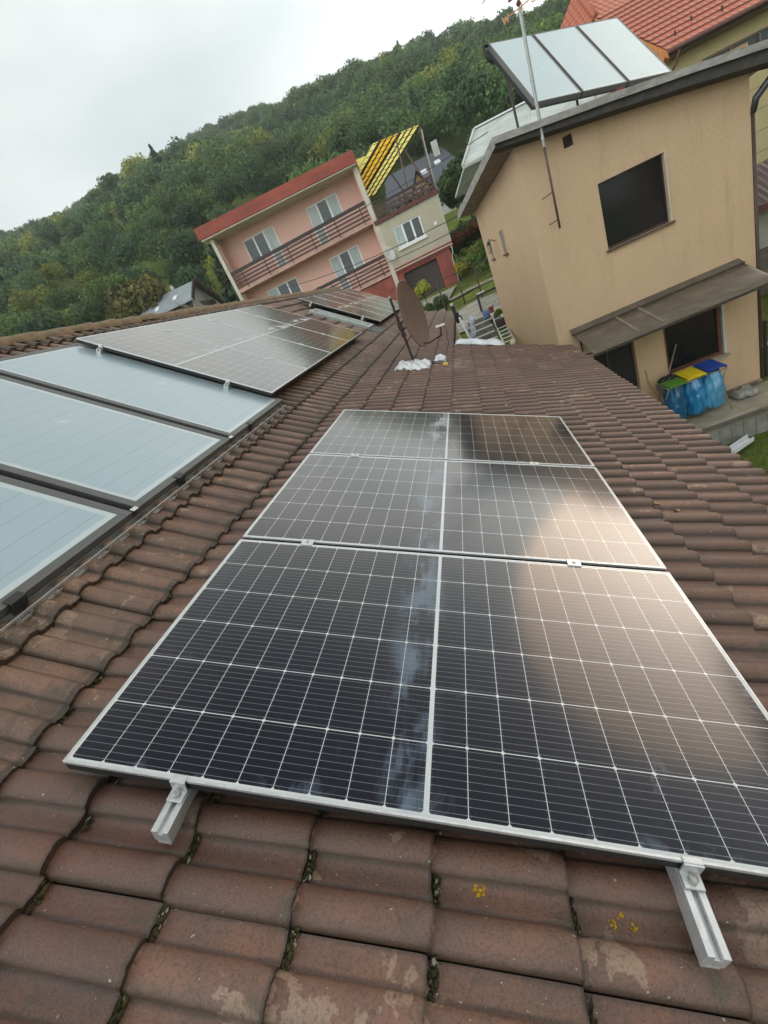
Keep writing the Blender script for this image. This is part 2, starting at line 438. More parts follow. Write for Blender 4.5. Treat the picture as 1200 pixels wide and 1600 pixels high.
# roof window below the far panels
M_ZINC = rough_mat('zinc_sheet', (.36,.39,.38), .55, .15, 6, metallic=.35, bump=.1)
M_DARKGLASS = NT('window_glass_dark'); M_DARKGLASS.set(Base_Color=(.02,.024,.026,1), Roughness=.05, Specular_IOR_Level=.6); M_DARKGLASS=M_DARKGLASS.m
def upb(m_, s0,s1,y0,y1,h0,h1): return m_.solid(upp(s0,y0,h0), e2*(s1-s0), (0,y1-y0,0), n2*(h1-h0))
sk_=MB(); s0,s1,y0,y1=.47,1.68,8.18,8.66
upb(sk_,s0,s1,y0,y0+.06,-.14,-.065); upb(sk_,s0,s1,y1-.06,y1,-.14,-.065); upb(sk_,s0,s0+.06,y0+.06,y1-.06,-.14,-.066); upb(sk_,s1-.06,s1,y0+.06,y1-.06,-.14,-.066)
sk_o=sk_.build('roof_window', M_ZINC, roof, bevel=.004)
g=MB(); upb(g,s0+.06,s1-.06,y0+.06,y1-.06,-.12,-.082); M_PALEGL=plain('roof_window_pane',(.36,.43,.40),.18); g.build('pane',M_PALEGL,sk_o)
fl=MB(); fl.solid(upp(s1+.0,y0-.1,-.115),e2*.22,(0,y1-y0+.2,0),n2*.012); fl.build('lead_apron', rough_mat('lead_apron',(.10,.11,.12),.6,metallic=.3), sk_o)

# ------------------------------------------------------------------ small growth and debris on the roof
def near_points(n, fn): return [fn() for _ in range(n)]
M_MOSS = rough_mat('moss', (.048,.046,.018), .95, .5, 30, c2=(.085,.060,.02), bump=.8, bscale=300)
mo=MB(); mo2=MB()
M_CRUMB=rough_mat('mortar_crumb',(.30,.27,.21),.9)
for c in range(-1,6):
    base_u = uk+EX*c
    dens = {-1:300,0:2600,1:1500,2:900,3:700,4:600,5:300}[c]
    for _ in range(dens):
        y = random.uniform(-.55, 4.2) if c<2 else random.uniform(-.55,.2)
        if c>=0: P=e1*(base_u+random.uniform(.0,.014))-n1*(OL-random.uniform(.0,.014))
        else: P=KP-e2*EX+e2*random.uniform(0,.012)+n2*random.uniform(.0,.01)
        s_=random.uniform(.0014,.0050)
        (mo if random.random()<.9 else mo2).ball((P[0]+.004,y,P[2]), s_, 5,4,(1,random.uniform(1,2.2),.8), jit=.3)
mo.build('moss', M_MOSS, roof, smooth=True, kind='stuff')
mo2.build('mortar_crumb', M_CRUMB, roof, kind='stuff')
M_LICHEN = rough_mat('orange_lichen', (.52,.30,.025), .9, .35, 90, bump=.6, bscale=300)
def lichen(x,yv,r,n=14):
    m_=MB(); u_=x/cos(S1)
    for _ in range(n):
        a_=random.uniform(0,2*pi); d_=r*sqrt(random.random()); rr=random.uniform(.25,.5)*r
        c=e1*(u_+cos(a_)*d_)+YV*(yv+sin(a_)*d_)-n1*.1095
        P=[c+n1*.0015+e1*rr*cos(t)*random.uniform(.6,1)+YV*rr*sin(t)*random.uniform(.6,1) for t in np.linspace(0,2*pi,9)[:-1]]
        m_.prism(P,-n1*.004)
    return m_.build('lichen_spot', M_LICHEN, roof)
M_LEAF = rough_mat('dead_leaf', (.42,.30,.13), .7, .3, 50)
def tile_h(u, v):                              # height of the tile surface over the panel plane, lower slope
    bb=((u-uk)%EX)/EX; ph=(v+.181)%.1275
    h=.027*sin(pi*ph/.074)**.42 if ph<.074 else 0
    return -OL+.026*bb+h*(.93+.07*bb)
def lichen2(u,v,r,n=14):
    m_=MB()
    for _ in range(n):
        a_=random.uniform(0,2*pi); d_=r*sqrt(random.random()); rr=random.uniform(.22,.45)*r
        uu=u+cos(a_)*d_; vv=v+sin(a_)*d_
        c=e1*uu+YV*vv+n1*(tile_h(uu,vv)+.0016)
        P=[c+e1*rr*cos(t)*random.uniform(.6,1)+YV*rr*sin(t)*random.uniform(.6,1) for t in np.linspace(0,2*pi,8)[:-1]]
        m_.prism(P,-n1*.004)
    o=m_.build('lichen_spot', M_LICHEN, roof); o['label']='orange lichen spot on the brown tile'; return o
for u_,v_,r_,n_ in ((1.0,-.062,.011,16),(1.262,-.078,.008,9),(1.282,-.064,.008,10),(1.30,-.080,.007,8),(.50,-.168,.006,6),(2.42,1.02,.02,12)): lichen2(u_,v_,r_,n_)
m_=MB()
for k_ in range(60):                           # pale crumbs lying about on the tiles
    u_=random.uniform(-.1,2.6); v_=random.choice([random.uniform(-.6,.0),random.uniform(0,6.5)]); 
    if 0<u_<1.8 and -.02<v_<3.1: u_=random.uniform(1.85,2.6)
    s_=random.uniform(.0012,.0035); c=e1*u_+YV*v_+n1*(tile_h(u_,v_)+s_*.4)
    m_.ball(tuple(c), s_,5,4,(1.3,1,.6),jit=.3)
m_.build('crumb', M_CRUMB, roof, kind='stuff')
leafs=[(.07,3.55,.05),(1.42,3.62,.04),(.03,3.15,.03),(2.03,1.75,.035),(2.12,1.72,.03),(2.42,1.28,.03),(2.05,2.9,.025),(.2,4.3,.02),(2.3,4.1,.02)]
for i_,(u_,v_,L_) in enumerate(leafs):
    m_=MB(); c=e1*u_+YV*v_+n1*(tile_h(u_,v_)+.006); a_=random.uniform(0,pi)
    da=e1*cos(a_)+YV*sin(a_); db=-e1*sin(a_)+YV*cos(a_)
    G=[[c+da*L_*(x-.5)+db*L_*.5*sin(pi*min(max(x,.04),.96))*y_+n1*(.006*abs(y_)+.006*sin(5*x)) for y_ in (-1,-.4,.4,1)] for x in np.linspace(0,1,7)]
    m_.grid(G); o=m_.build('dead_leaf', M_LEAF, roof)
    sol=o.modifiers.new('thick','SOLIDIFY'); sol.thickness=.0012

# ------------------------------------------------------------------ photovoltaic panels
def pv_material():
    m=NT('pv_cells'); uvn=m.n('ShaderNodeUVMap'); sp=m.n('ShaderNodeSeparateXYZ'); m.l(uvn.outputs[0],sp.inputs[0])
    U,Vv=sp.outputs['X'],sp.outputs['Y']; M=m.M
    mu,mv=.013,.012; half=.0055
    pu=(PW/2-mu-half)/10; pv=(PH-2*mv)/6
    du=M('SUBTRACT',M('ABSOLUTE',M('SUBTRACT',U,PW/2)),half)
    cu=M('DIVIDE',du,pu); fu=M('FRACT',cu); ddu=M('MULTIPLY',M('MINIMUM',fu,M('SUBTRACT',1,fu)),pu)
    cv=M('DIVIDE',M('SUBTRACT',Vv,mv),pv); fv=M('FRACT',cv); ddv=M('MULTIPLY',M('MINIMUM',fv,M('SUBTRACT',1,fv)),pv)
    gap=M('MAXIMUM',M('LESS_THAN',ddu,.00085),M('LESS_THAN',ddv,.0012))
    cham=M('LESS_THAN',M('ADD',ddu,ddv),.0062)
    outm=M('MAXIMUM',M('LESS_THAN',du,0),M('GREATER_THAN',cu,10))
    outv=M('MAXIMUM',M('LESS_THAN',cv,0),M('GREATER_THAN',cv,6))
    white=M('MAXIMUM',M('MAXIMUM',gap,cham),M('MAXIMUM',outm,outv))
    fb=M('FRACT',M('MULTIPLY',fv,9)); bus=M('LESS_THAN',M('ABSOLUTE',M('SUBTRACT',fb,.5)),.028)
    pad=M('MULTIPLY',M('LESS_THAN',M('ABSOLUTE',M('SUBTRACT',fb,.5)),.06),M('LESS_THAN',M('ABSOLUTE',M('SUBTRACT',ddu,.0045)),.0014))
    fing=M('MULTIPLY',M('FRACT',M('MULTIPLY',ddu,750)),1)
    o=m.coord(); cid=m.noise(o,2.2,3,.5)
    cell=m.mix(cid,(.0050,.0052,.010),(.0075,.0085,.023))
    cell=m.mix(M('MULTIPLY',M('MAXIMUM',bus,pad),.5),cell,(.34,.36,.38))
    c=m.mix(white,cell,(.56,.58,.58))
    # smears and dust: cloudy bluish film near the middle line, fine streaks running down the panel
    warp=m.noise(o,6,3,.6)
    s1=m.noise(o,3.2,5,.62,.4); st=m.noise(o,26,5,.7,.2,mapscale=(1.0,.12,1.0))
    near_mid=m.ss(M('ABSOLUTE',M('ADD',M('SUBTRACT',U,PW/2-.055),M('MULTIPLY',M('SUBTRACT',warp,.5),.10))),.105,.0)
    film=M('MULTIPLY',near_mid,m.ss(M('ADD',s1,M('MULTIPLY',M('SUBTRACT',st,.5),.35)),.42,.58))
    ed=m.ss(M('MINIMUM',M('MINIMUM',U,M('SUBTRACT',PW,U)),Vv),.09,.0)
    film2=M('MULTIPLY',m.ss(M('ADD',m.noise(o,9,6,.7,.8),M('MULTIPLY',ed,.10)),.62,.78),.35)
    film=M('MINIMUM',M('ADD',M('MULTIPLY',film,.85),film2),.85)
    c=m.mix(M('MULTIPLY',film,.42),c,(.27,.36,.47))
    dust=m.noise(o,260,2,.6)
    c=m.mix(M('MULTIPLY',m.ss(dust,.70,.78),.10),c,(.5,.47,.42))
    m.val(c,m.b.inputs['Base Color'])
    m.set(Roughness=.6,Specular_IOR_Level=0.0)
    lw_=m.n('ShaderNodeLayerWeight'); lw_.inputs['Blend'].default_value=.5          # textured solar glass: weak mirror head on, strong at a glance
    fac=M('ADD',.018,M('MULTIPLY',M('POWER',lw_.outputs['Facing'],2.7),.95))
    gl=m.n('ShaderNodeBsdfGlossy'); gl.inputs['Color'].default_value=(.98,.95,.90,1); m.val(M('ADD',.13,M('MULTIPLY',film,.25)),gl.inputs['Roughness'])
    ms=m.n('ShaderNodeMixShader'); m.l(fac,ms.inputs[0]); out_=[n_ for n_ in m.t.nodes if n_.type=='OUTPUT_MATERIAL'][0]
    m.l(m.b.outputs[0],ms.inputs[1]); m.l(gl.outputs[0],ms.inputs[2]); m.l(ms.outputs[0],out_.inputs['Surface'])
    wv=m.noise(o,1.3,2,.5); m.bump(wv,.02,.02)
    return m.m
M_PV=pv_material()
M_ALU=rough_mat('aluminium',(.62,.63,.63),.36,.06,20,metallic=.6,bump=.05)
M_ALUD=rough_mat('aluminium_dull',(.30,.30,.30),.45,.1,20,metallic=.8,bump=.05)
M_BLK=plain('black_underside',(.012,.012,.012),.6)
M_BOLT=plain('bolt_steel',(.42,.41,.38),.35,.9)
M_DARKMETAL=plain('dark_metal_frame',(.042,.041,.040),.42,.4)
M_GREYMETAL=plain('grey_metal_frame',(.13,.13,.125),.45,.5)

def frame_mats(E,N,org):                       # local frame: x down-slope, y along the ridge, z out of the glass
    return Matrix(((E[0],0,N[0],org[0]),(E[1],1,N[1],org[1]),(E[2],0,N[2],org[2]),(0,0,0,1)))
def make_pv():
    root=empty('photovoltaic_module')
    f=MB(); t=.008; lw=.0060
    f.box(0,PW,0,lw,-t,.0015); f.box(0,PW,PH-lw,PH,-t,.0015); f.box(0,lw,lw,PH-lw,-t,.0013); f.box(PW-lw,PW,lw,PH-lw,-t,.0013)
    f.build('frame',M_ALU,root,local=True,bevel=.001)
    sk=MB(); sk.box(.002,PW-.002,.002,PH-.002,-.034,-t-.0002); sk.box(lw+.001,PW-lw-.001,lw+.001,PH-lw-.001,-t,-.006); sk.build('back_and_shaded_sides',M_BLK,root,local=True)  # black body: back sheet plus lower frame sides painted black for shade
    g=MB(); a,b_=lw,lw
    g.quad([(a,b_,0),(PW-a,b_,0),(PW-a,PH-b_,0),(a,PH-b_,0)],uv=[(a,b_),(PW-a,b_),(PW-a,PH-b_),(a,PH-b_)])
    g.quad([(a,b_,-.005),(a,PH-b_,-.005),(PW-a,PH-b_,-.005),(PW-a,b_,-.005)],uv=[(a,b_)]*4)
    g.build('glass',M_PV,root,local=True)
    return root
pv0=make_pv()
pvs=[]
def place_pv(mat,label,group):
    o = pv0 if not pvs else copy_tree(pv0)
    o.matrix_world=mat; tag(o,label,'solar panel',group); pvs.append(o); return o
G1='three dark solar panels in the column down the middle of the roof'
for i_,lab in enumerate(['nearest dark solar panel, with two silver rail ends sticking out below its edge',
        'middle dark solar panel of the front column of three',
        'farthest solar panel of the front column of three, half pale and half black']):
    place_pv(frame_mats(e1,n1,lowp(0,i_*(PH+.021)+random.gauss(0,.0006))),lab,G1)
G2='four solar panels beyond the pale collectors on the steeper slope'
for i_,lab in enumerate(['first solar panel right beside the farthest pale blue collector, pale with sky',
        'second solar panel beyond the pale blue collectors, all whitish',
        'third solar panel beyond the pale blue collectors, black at its lower end',
        'fourth and last solar panel of the left row, beside the roof window']):
    place_pv(frame_mats(e2,n2,upp(0,2.986+i_*(PH+.02))),lab,G2)
G3='five solar panels of the far row beyond the roof window'
for i_,lab in enumerate(['nearest solar panel of the far row, two rail ends under its edge',
        'second solar panel of the far row beyond the roof window','third and middle solar panel of the far row beyond the roof window','fourth solar panel of the far row beyond the roof window',
        'solar panel at the far end of the far row, below the pink house']):
    place_pv(frame_mats(e2,n2,upp(0.02,8.86+i_*(PH+.02))),lab,G3)

# mounting rails with clamps
def rail_profile(m_,P,E,N,L,w=.040,h=.040):     # slotted rail starting at P (middle of the top), running +Y
    for (a,b_,c,d_) in ((-w/2,-.006,-h,0),(.006,w/2,-h,0)): 
        m_.solid(P+E*a+N*c,E*(b_-a),(0,L,0),N*(d_-c))
    m_.solid(P+E*-.006+N*-h,E*.012,(0,L,0),N*(h-.012))
    m_.solid(P+E*(-w/2+.004)+N*(-h-.012),E*(w-.008),(0,L,0),N*.0118)
def clamp_mid(root,P,E,N):                      # plate bridging two panels, bolt in its middle
    c=MB(); c.solid(P+E*-.026+YV*-.021+N*.0018,E*.052,(0,.042,0),N*.004); o=c.build('middle_clamp',M_ALU,root,bevel=.001)
    b_=MB(); b_.tube([P+N*.0045,P+N*.011],.006,6); b_.build('bolt',M_BOLT,o)
def clamp_end(root,P,E,N,y):
    c=MB(); q=P.copy(); q[1]=y
    c.solid(q+E*-.019+YV*-.004+N*.002,E*.038,(0,.012,0),N*.0035)        # lip over the frame
    c.solid(q+E*-.019+YV*-.008+N*-.030,E*.038,(0,.0045,0),N*.034)       # upright
    c.solid(q+E*-.019+YV*-.033+N*-.0315,E*.038,(0,.030,0),N*.0055)      # foot
    o=c.build('end_clamp',M_ALU,root,bevel=.0012)
    b_=MB(); b_.tube([q+YV*-.019+N*-.026,q+YV*-.019+N*-.018],.0085,12); b_.tube([q+YV*-.019+N*-.018,q+YV*-.019+N*-.0165],[.0085,.005],12)
    b_.build('bolt',M_BOLT,o,bevel=.0006)
def add_rail(E,N,pt,u,y0,y1,gaps,ends,label,group):
    P=pt(u,y0,-.0335); root=empty('mounting_rail',tuple(P),label,'mounting rail',group)
    m_=MB(); rail_profile(m_,P,E,N,y1-y0); m_.build('rail',M_ALU,root,bevel=.0012)
    for g_ in gaps: clamp_mid(root,pt(u,g_),E,N)
    for g_ in ends: clamp_end(root,pt(u,g_),E,N,g_)
    y=y0+.35
    while y<y1-.2:                              # roof hooks under the rail
        h=MB(); q=pt(u,y,-.0855); h.solid(q+E*-.02+N*-.045,E*.04,(0,.03,0),N*.045); h.solid(q+E*-.16+N*-.048,E*.18,(0,.03,0),N*.006)
        h.build('roof_hook',M_ALUD,root); y+=1.05
    return root
gp=[PH+.0105,2*PH+.0315]; 
add_rail(e1,n1,lowp,.305,-.092,3.06,gp,[0.0],'silver rail under the front panels, its short end showing left of the middle','mounting rails of the front panels')
add_rail(e1,n1,lowp,1.405,-.128,3.06,gp,[0.0],'silver rail under the front panels, its longer end showing at the lower right','mounting rails of the front panels')
gp=[2.986+i_*(PH+.02)-.01 for i_ in (1,2,3)]
for s_,lab in ((.225,'silver rail clamping the left row of panels near the ridge'),(1.36,'silver rail clamping the left row of panels near their lower edge')):
    add_rail(e2,n2,upp,s_,2.95,7.03,gp,[2.986],lab,'mounting rails of the left row of panels')
gp=[8.86+i_*(PH+.02)-.01 for i_ in (1,2,3,4)]
for s_,lab in ((.30,'rail end poking out under the far row of panels, the one nearer the ridge'),(1.40,'rail end poking out under the far row of panels, the one beside the roof window')):
    add_rail(e2,n2,upp,s_,8.78,13.9,gp,[8.86],lab,'mounting rails of the far row of panels')
for s_ in (): pass

# ------------------------------------------------------------------ pale thermal collectors on the left
CL, CW = 1.870, .9557
def collector_material(name,c1,c2,stripe=True):
    m=NT(name); o=m.coord(); uvn=m.n('ShaderNodeUVMap'); sp=m.n('ShaderNodeSeparateXYZ'); m.l(uvn.outputs[0],sp.inputs[0])
    n_=m.noise(o,2.0,4,.6); c=m.mix(n_,c1,c2)
    if stripe:
        fr=m.M('FRACT',m.M('DIVIDE',sp.outputs['X'],.118)); ln=m.ss(m.M('ABSOLUTE',m.M('SUBTRACT',fr,.5)),.030,.012)
        c=m.mix(m.M('MULTIPLY',ln,.34),c,(.13,.165,.175))
    ed=m.M('MINIMUM',m.M('MINIMUM',sp.outputs['X'],m.M('SUBTRACT',CL-.09,sp.outputs['X'])),m.M('MINIMUM',sp.outputs['Y'],m.M('SUBTRACT',CW-.09,sp.outputs['Y'])))
    c=m.mix(m.M('MULTIPLY',m.ss(m.M('ADD',ed,m.M('MULTIPLY',m.noise(o,18,5),.02)),.042,.028),.6),c,(.55,.60,.60))
    scr=m.noise(o,9,6,.75,2.2,mapscale=(1,.35,1)); patch=m.ss(m.noise(o,2.3,2,.5),.60,.70)
    c=m.mix(m.M('MULTIPLY',m.M('MULTIPLY',m.ss(scr,.56,.62),patch),.45),c,(.75,.80,.80))
    m.val(c,m.b.inputs['Base Color']); m.set(Roughness=.33,Specular_IOR_Level=.55,Coat_Weight=.7,Coat_Roughness=.16)
    m.b.inputs['Coat IOR'].default_value=1.5
    m.bump(m.noise(o,240,2,.6),.08,.002)
    return m.m
M_COLL=collector_material('collector_glass',(.285,.375,.425),(.34,.44,.48))
def make_collector(L,W,t,matg,fw=.042,name='solar_collector'):
    root=empty(name)
    f=MB(); f.box(0,L,0,fw,-t,.004); f.box(0,L,W-fw,W,-t,.004); f.box(0,fw,fw,W-fw,-t,.0035); f.box(L-fw,L,fw,W-fw,-t,.0035)
    f.build('frame',M_GREYMETAL,root,local=True,bevel=.002)
    bk=MB(); bk.box(fw,L-fw,fw,W-fw,-t+.003,-.01); bk.build('back_plate',M_DARKMETAL,root,local=True)
    g=MB(); g.quad([(fw,fw,0),(L-fw,fw,0),(L-fw,W-fw,0),(fw,W-fw,0)],uv=[(0,0),(L-2*fw,0),(L-2*fw,W-2*fw),(0,W-2*fw)])
    g.build('glass',matg,root,local=True)
    return root
c0=None; CT=.058
PUc=V3(-1.9993,0,1.3809); yb=3.0568
for i_,lab in enumerate(['pale blue collector on the left farthest from the camera, next to the first solar panel',
       'pale blue collector on the left in the middle of the three','pale blue collector on the left nearest the camera, cut by the picture edge']):
    o=c0=make_collector(CL,CW,CT,M_COLL) if i_==0 else copy_tree(c0)
    org=PUc+YV*(yb-CW-i_*(CW+.042))
    o.matrix_world=frame_mats(e2,n2,org); tag(o,lab,'solar collector','pale blue collectors on the steeper slope')
# perforated rail and brackets below the collectors
def cp(s,y,h): return PUc+e2*s+YV*y+n2*h
RZ0=cp(CL+.004,-.9,-CT)
rail=empty('collector_rail',tuple(RZ0),'long perforated metal rail along the lower edge of the pale blue collectors','mounting rail')
def perforated(m_,s,h0,y0,y1):
    m_.solid(cp(s,y0,h0),e2*.0025,(0,y1-y0,0),n2*.012); m_.solid(cp(s,y0,h0+.028),e2*.0025,(0,y1-y0,0),n2*.012)
    y=y0
    while y<y1: m_.solid(cp(s,y,h0+.012),e2*.0025,(0,.014,0),n2*.016); y+=.05
m_=MB(); y0_,y1_=-.9,3.03
m_.solid(cp(CL-.02,y0_,-CT-.004),e2*.058,(0,y1_-y0_,0),n2*.003); m_.solid(cp(CL+.003,y0_,-CT+.0002),e2*.0025,(0,y1_-y0_,0),n2*.028)
m_.build('angle_bar',M_ALUD,rail)
m_=MB(); perforated(m_,CL+.039,-CT-.006,y0_,y1_); m_.build('perforated_strip',M_ALU,rail)
for y_ in (.42,1.43,2.36,-.4):                  # clamps holding the collectors
    c=MB(); c.solid(cp(CL-.022,y_,.0045),e2*.034,(0,.06,0),n2*.004); c.solid(cp(CL+.008,y_,-CT+.01),e2*.004,(0,.06,0),n2*(CT-.006)); c.build('clamp',M_DARKMETAL,rail,bevel=.001)
for y_ in (.50,1.42,2.40,-.45):                 # bent brackets down to the tiles
    c=MB(); pts=[cp(CL+.03,y_,-CT-.006),cp(CL+.0,y_,-CT-.022),cp(CL-.01,y_,-CT-.045),cp(CL+.02,y_,-CT-.068)]
    for a_,b_ in zip(pts,pts[1:]): c.solid(a_,b_-a_,(0,.05,0),n2*.003)
    c.solid(cp(CL-.10,y_-.02,-.148),e2*.13,(0,.09,0),n2*.004)
    c.build('bracket',M_ALUD,rail)
for k_,y_ in enumerate((yb-CW-.021,yb-2*CW-.063)):
    c=MB(); c.solid(cp(CL-.016,y_-.018,.005),e2*.022,(0,.036,0),n2*.004); c.build('joint_clip',M_ALU,rail,bevel=.001)

# ------------------------------------------------------------------ satellite dish
M_DISH=rough_mat('brown_dish_paint',(.165,.105,.082),.5,.08,6,bump=.05)
M_RUST=rough_mat('dark_brown_steel',(.040,.028,.024),.6,.4,30,c2=(.09,.045,.03))
M_PLAST=NT('white_plastic_film'); oo_=M_PLAST.coord(); M_PLAST.val(M_PLAST.mix(M_PLAST.noise(oo_,20,4),(.55,.58,.60),(.78,.80,.80)),M_PLAST.b.inputs['Base Color']); M_PLAST.set(Roughness=.32); M_PLAST=M_PLAST.m
dz=V3(0.30,5.66,-.225)
dish=empty('satellite_dish',tuple(dz),'large brown satellite dish seen almost edge on, on a steel mast','satellite dish')
dn=V3(.95,-.27,.03); dn/=np.linalg.norm(dn)
du_=V3(.03,-.0,-1); du_=-(du_-dn*np.dot(du_,dn)); du_/=np.linalg.norm(du_); dv_=np.cross(dn,du_)
dc=V3(.515,5.70,.335); RA,RB=.43,.37
m_=MB(); G=[];G2=[]
for r_ in np.linspace(0,1,9):
    row=[];row2=[]
    for t in np.linspace(0,2*pi,49):
        t=t if t<2*pi-1e-6 else 0
        p=dc+du_*RA*r_*cos(t)+dv_*RB*r_*sin(t)+dn*(.075*(r_*r_-1)); row.append(p); row2.append(p-dn*.004)
    G.append(row);G2.append(row2)
m_.grid(G,flip=True); m_.grid(G2); m_.grid([G[-1],G2[-1]],flip=True)
rim=[dc+du_*RA*cos(t)+dv_*RB*sin(t)-dn*.003 for t in np.linspace(0,2*pi,49)]
m_.build('reflector',M_DISH,dish,smooth=True)
m_=MB(); m_.tube(rim,.0075,6,cap=False); m_.build('rim',M_DISH,dish,smooth=True)
m_=MB(); m_.tube([dz+V3(0,0,-.02),dz+V3(0,0,.86)],.017,12); m_.build('mast',M_RUST,dish,smooth=True,auto=True)
m_=MB(); m_.tube([dz+V3(0,0,.86),dz+V3(0,0,.885)],.021,12); m_.build('mast_cap',plain('grey_cap',(.4,.4,.4),.5),dish)
m_=MB(); bk_=dc-dn*.085
m_.bar(dz+V3(0,0,.50),bk_+V3(0,0,.06),.045,.012); m_.bar(dz+V3(0,0,.42),bk_+V3(0,0,-.05),.045,.012); m_.bar(bk_+du_*.13,bk_-du_*.13,.05,.02,up=dn); m_.bar(dz+V3(-.03,0,.50),dz+V3(.03,0,.50),.05,.10); m_.bar(dz+V3(-.03,0,.38),dz+V3(.03,0,.38),.05,.05)
m_.build('bracket',M_RUST,dish,bevel=.002)
low=dc-du_*(RA*.86)-dn*.03
lnb=V3(.80,5.47,.075)
m_=MB(); m_.tube([bk_-du_*.10,low-dn*.02,low+V3(.08,-.04,-.035),low+V3(.20,-.12,-.01),lnb+V3(-.02,.02,-.10),lnb],.010,8); m_.build('feed_arm',M_RUST,dish,smooth=True)
m_=MB(); m_.tube([lnb+V3(.06,-.0,.012),lnb+V3(-.005,.01,.014)],[.017,.017],12); m_.tube([lnb+V3(-.005,.01,.014),lnb+V3(-.05,.02,.018)],[.013,.022],12); m_.build('receiver',plain('cream_plastic',(.62,.60,.52),.4),dish,smooth=True,auto=True)
m_=MB(); c_=[lnb+V3(.05,0,-.01)]+[lnb+V3(.05+.015*sin(i),-.03*i/6,-.03*i-.02) for i in range(1,7)]; c_+= [V3(.72,5.5,-.36+.03),V3(.5,5.62,-.30),V3(.36,5.66,-.24)]
m_.tube(c_,.004,6); m_.build('cable',M_BLK,dish,smooth=True)
m_=MB(); m_.bar(dz+V3(-.04,0,-.005),dz+V3(.42,.05,-.20),.035,.02); m_.bar(dz+V3(-.09,-.0,.04),dz+V3(.0,.0,.0),.03,.02); m_.build('foot_bar',M_RUST,dish)

def crumple(P0,E,F,N,L,W,amp,seed,nx=34,ny=20,ragged=.07):
    rg=np.random.default_rng(seed); ph=rg.uniform(0,6.28,(14,)); fr=rg.uniform(.8,5.5,(14,2)); G=[]
    for a in range(nx):
        row=[]
        for b in range(ny):
            x=a/(nx-1); y=b/(ny-1)
            z=sum(abs(sin(fr[k_,0]*x*1.3+fr[k_,1]*y*1.1+ph[k_]))*(1/(1+k_*.35)) for k_ in range(14))/4.2
            edge=min(1,8*min(x,1-x,y,1-y)+.15)
            dx=ragged*sin(7*y+ph[0])*(x-.5)+.03*sin(23*y+ph[2]); dy=ragged*1.6*sin(6*x+ph[1])*(y-.5)+.04*sin(19*x+ph[3])
            row.append(P0+E*(L*(x-.5+dx*.5))+F*(W*(y-.5+dy))+N*(amp*z*edge))
        G.append(row)
    return G
def crumpled(name,label,P0,E,F,N,L,W,amp,seed,mat):
    m_=MB(); m_.grid(crumple(V3(0,0,0),E,F,N,L,W,amp,seed)); o=m_.build(name,mat,smooth=True,auto=True); o.location=P0
    sm=o.modifiers.new('thick','SOLIDIFY'); sm.thickness=.003
    return tag(o,label,'plastic sheet')
def onroof(u,v,dh=.004): return lowp(u,v,-.104+dh)
crumpled('plastic_bag','crumpled white plastic bag wrapped round the foot of the satellite dish mast',onroof(.27,5.42),e1,YV,n1,.22,.55,.045,3,M_PLAST)
crumpled('plastic_bag','crumpled white plastic bag lying just right of the dish mast foot',onroof(.475,5.50),e1,YV,n1,.28,.60,.040,5,M_PLAST)
crumpled('plastic_sheet','small greyish plastic sheet under the dish arm, beside the yellow scrap',onroof(.72,5.95),e1,YV,n1,.17,.35,.05,8,M_PLAST)
crumpled('plastic_sheet','long crumpled white sheet lying on the far edge of the roof below the ladder',lowp(1.34,7.47,-.095),e1,YV,n1,.80,.36,.07,11,M_PLAST)
crumpled('yellow_scrap','small yellow scrap on the tiles right of the dish foot',onroof(.80,5.60),e1,YV,n1,.07,.16,.02,12,plain('yellow_plastic',(.65,.45,.03),.5))
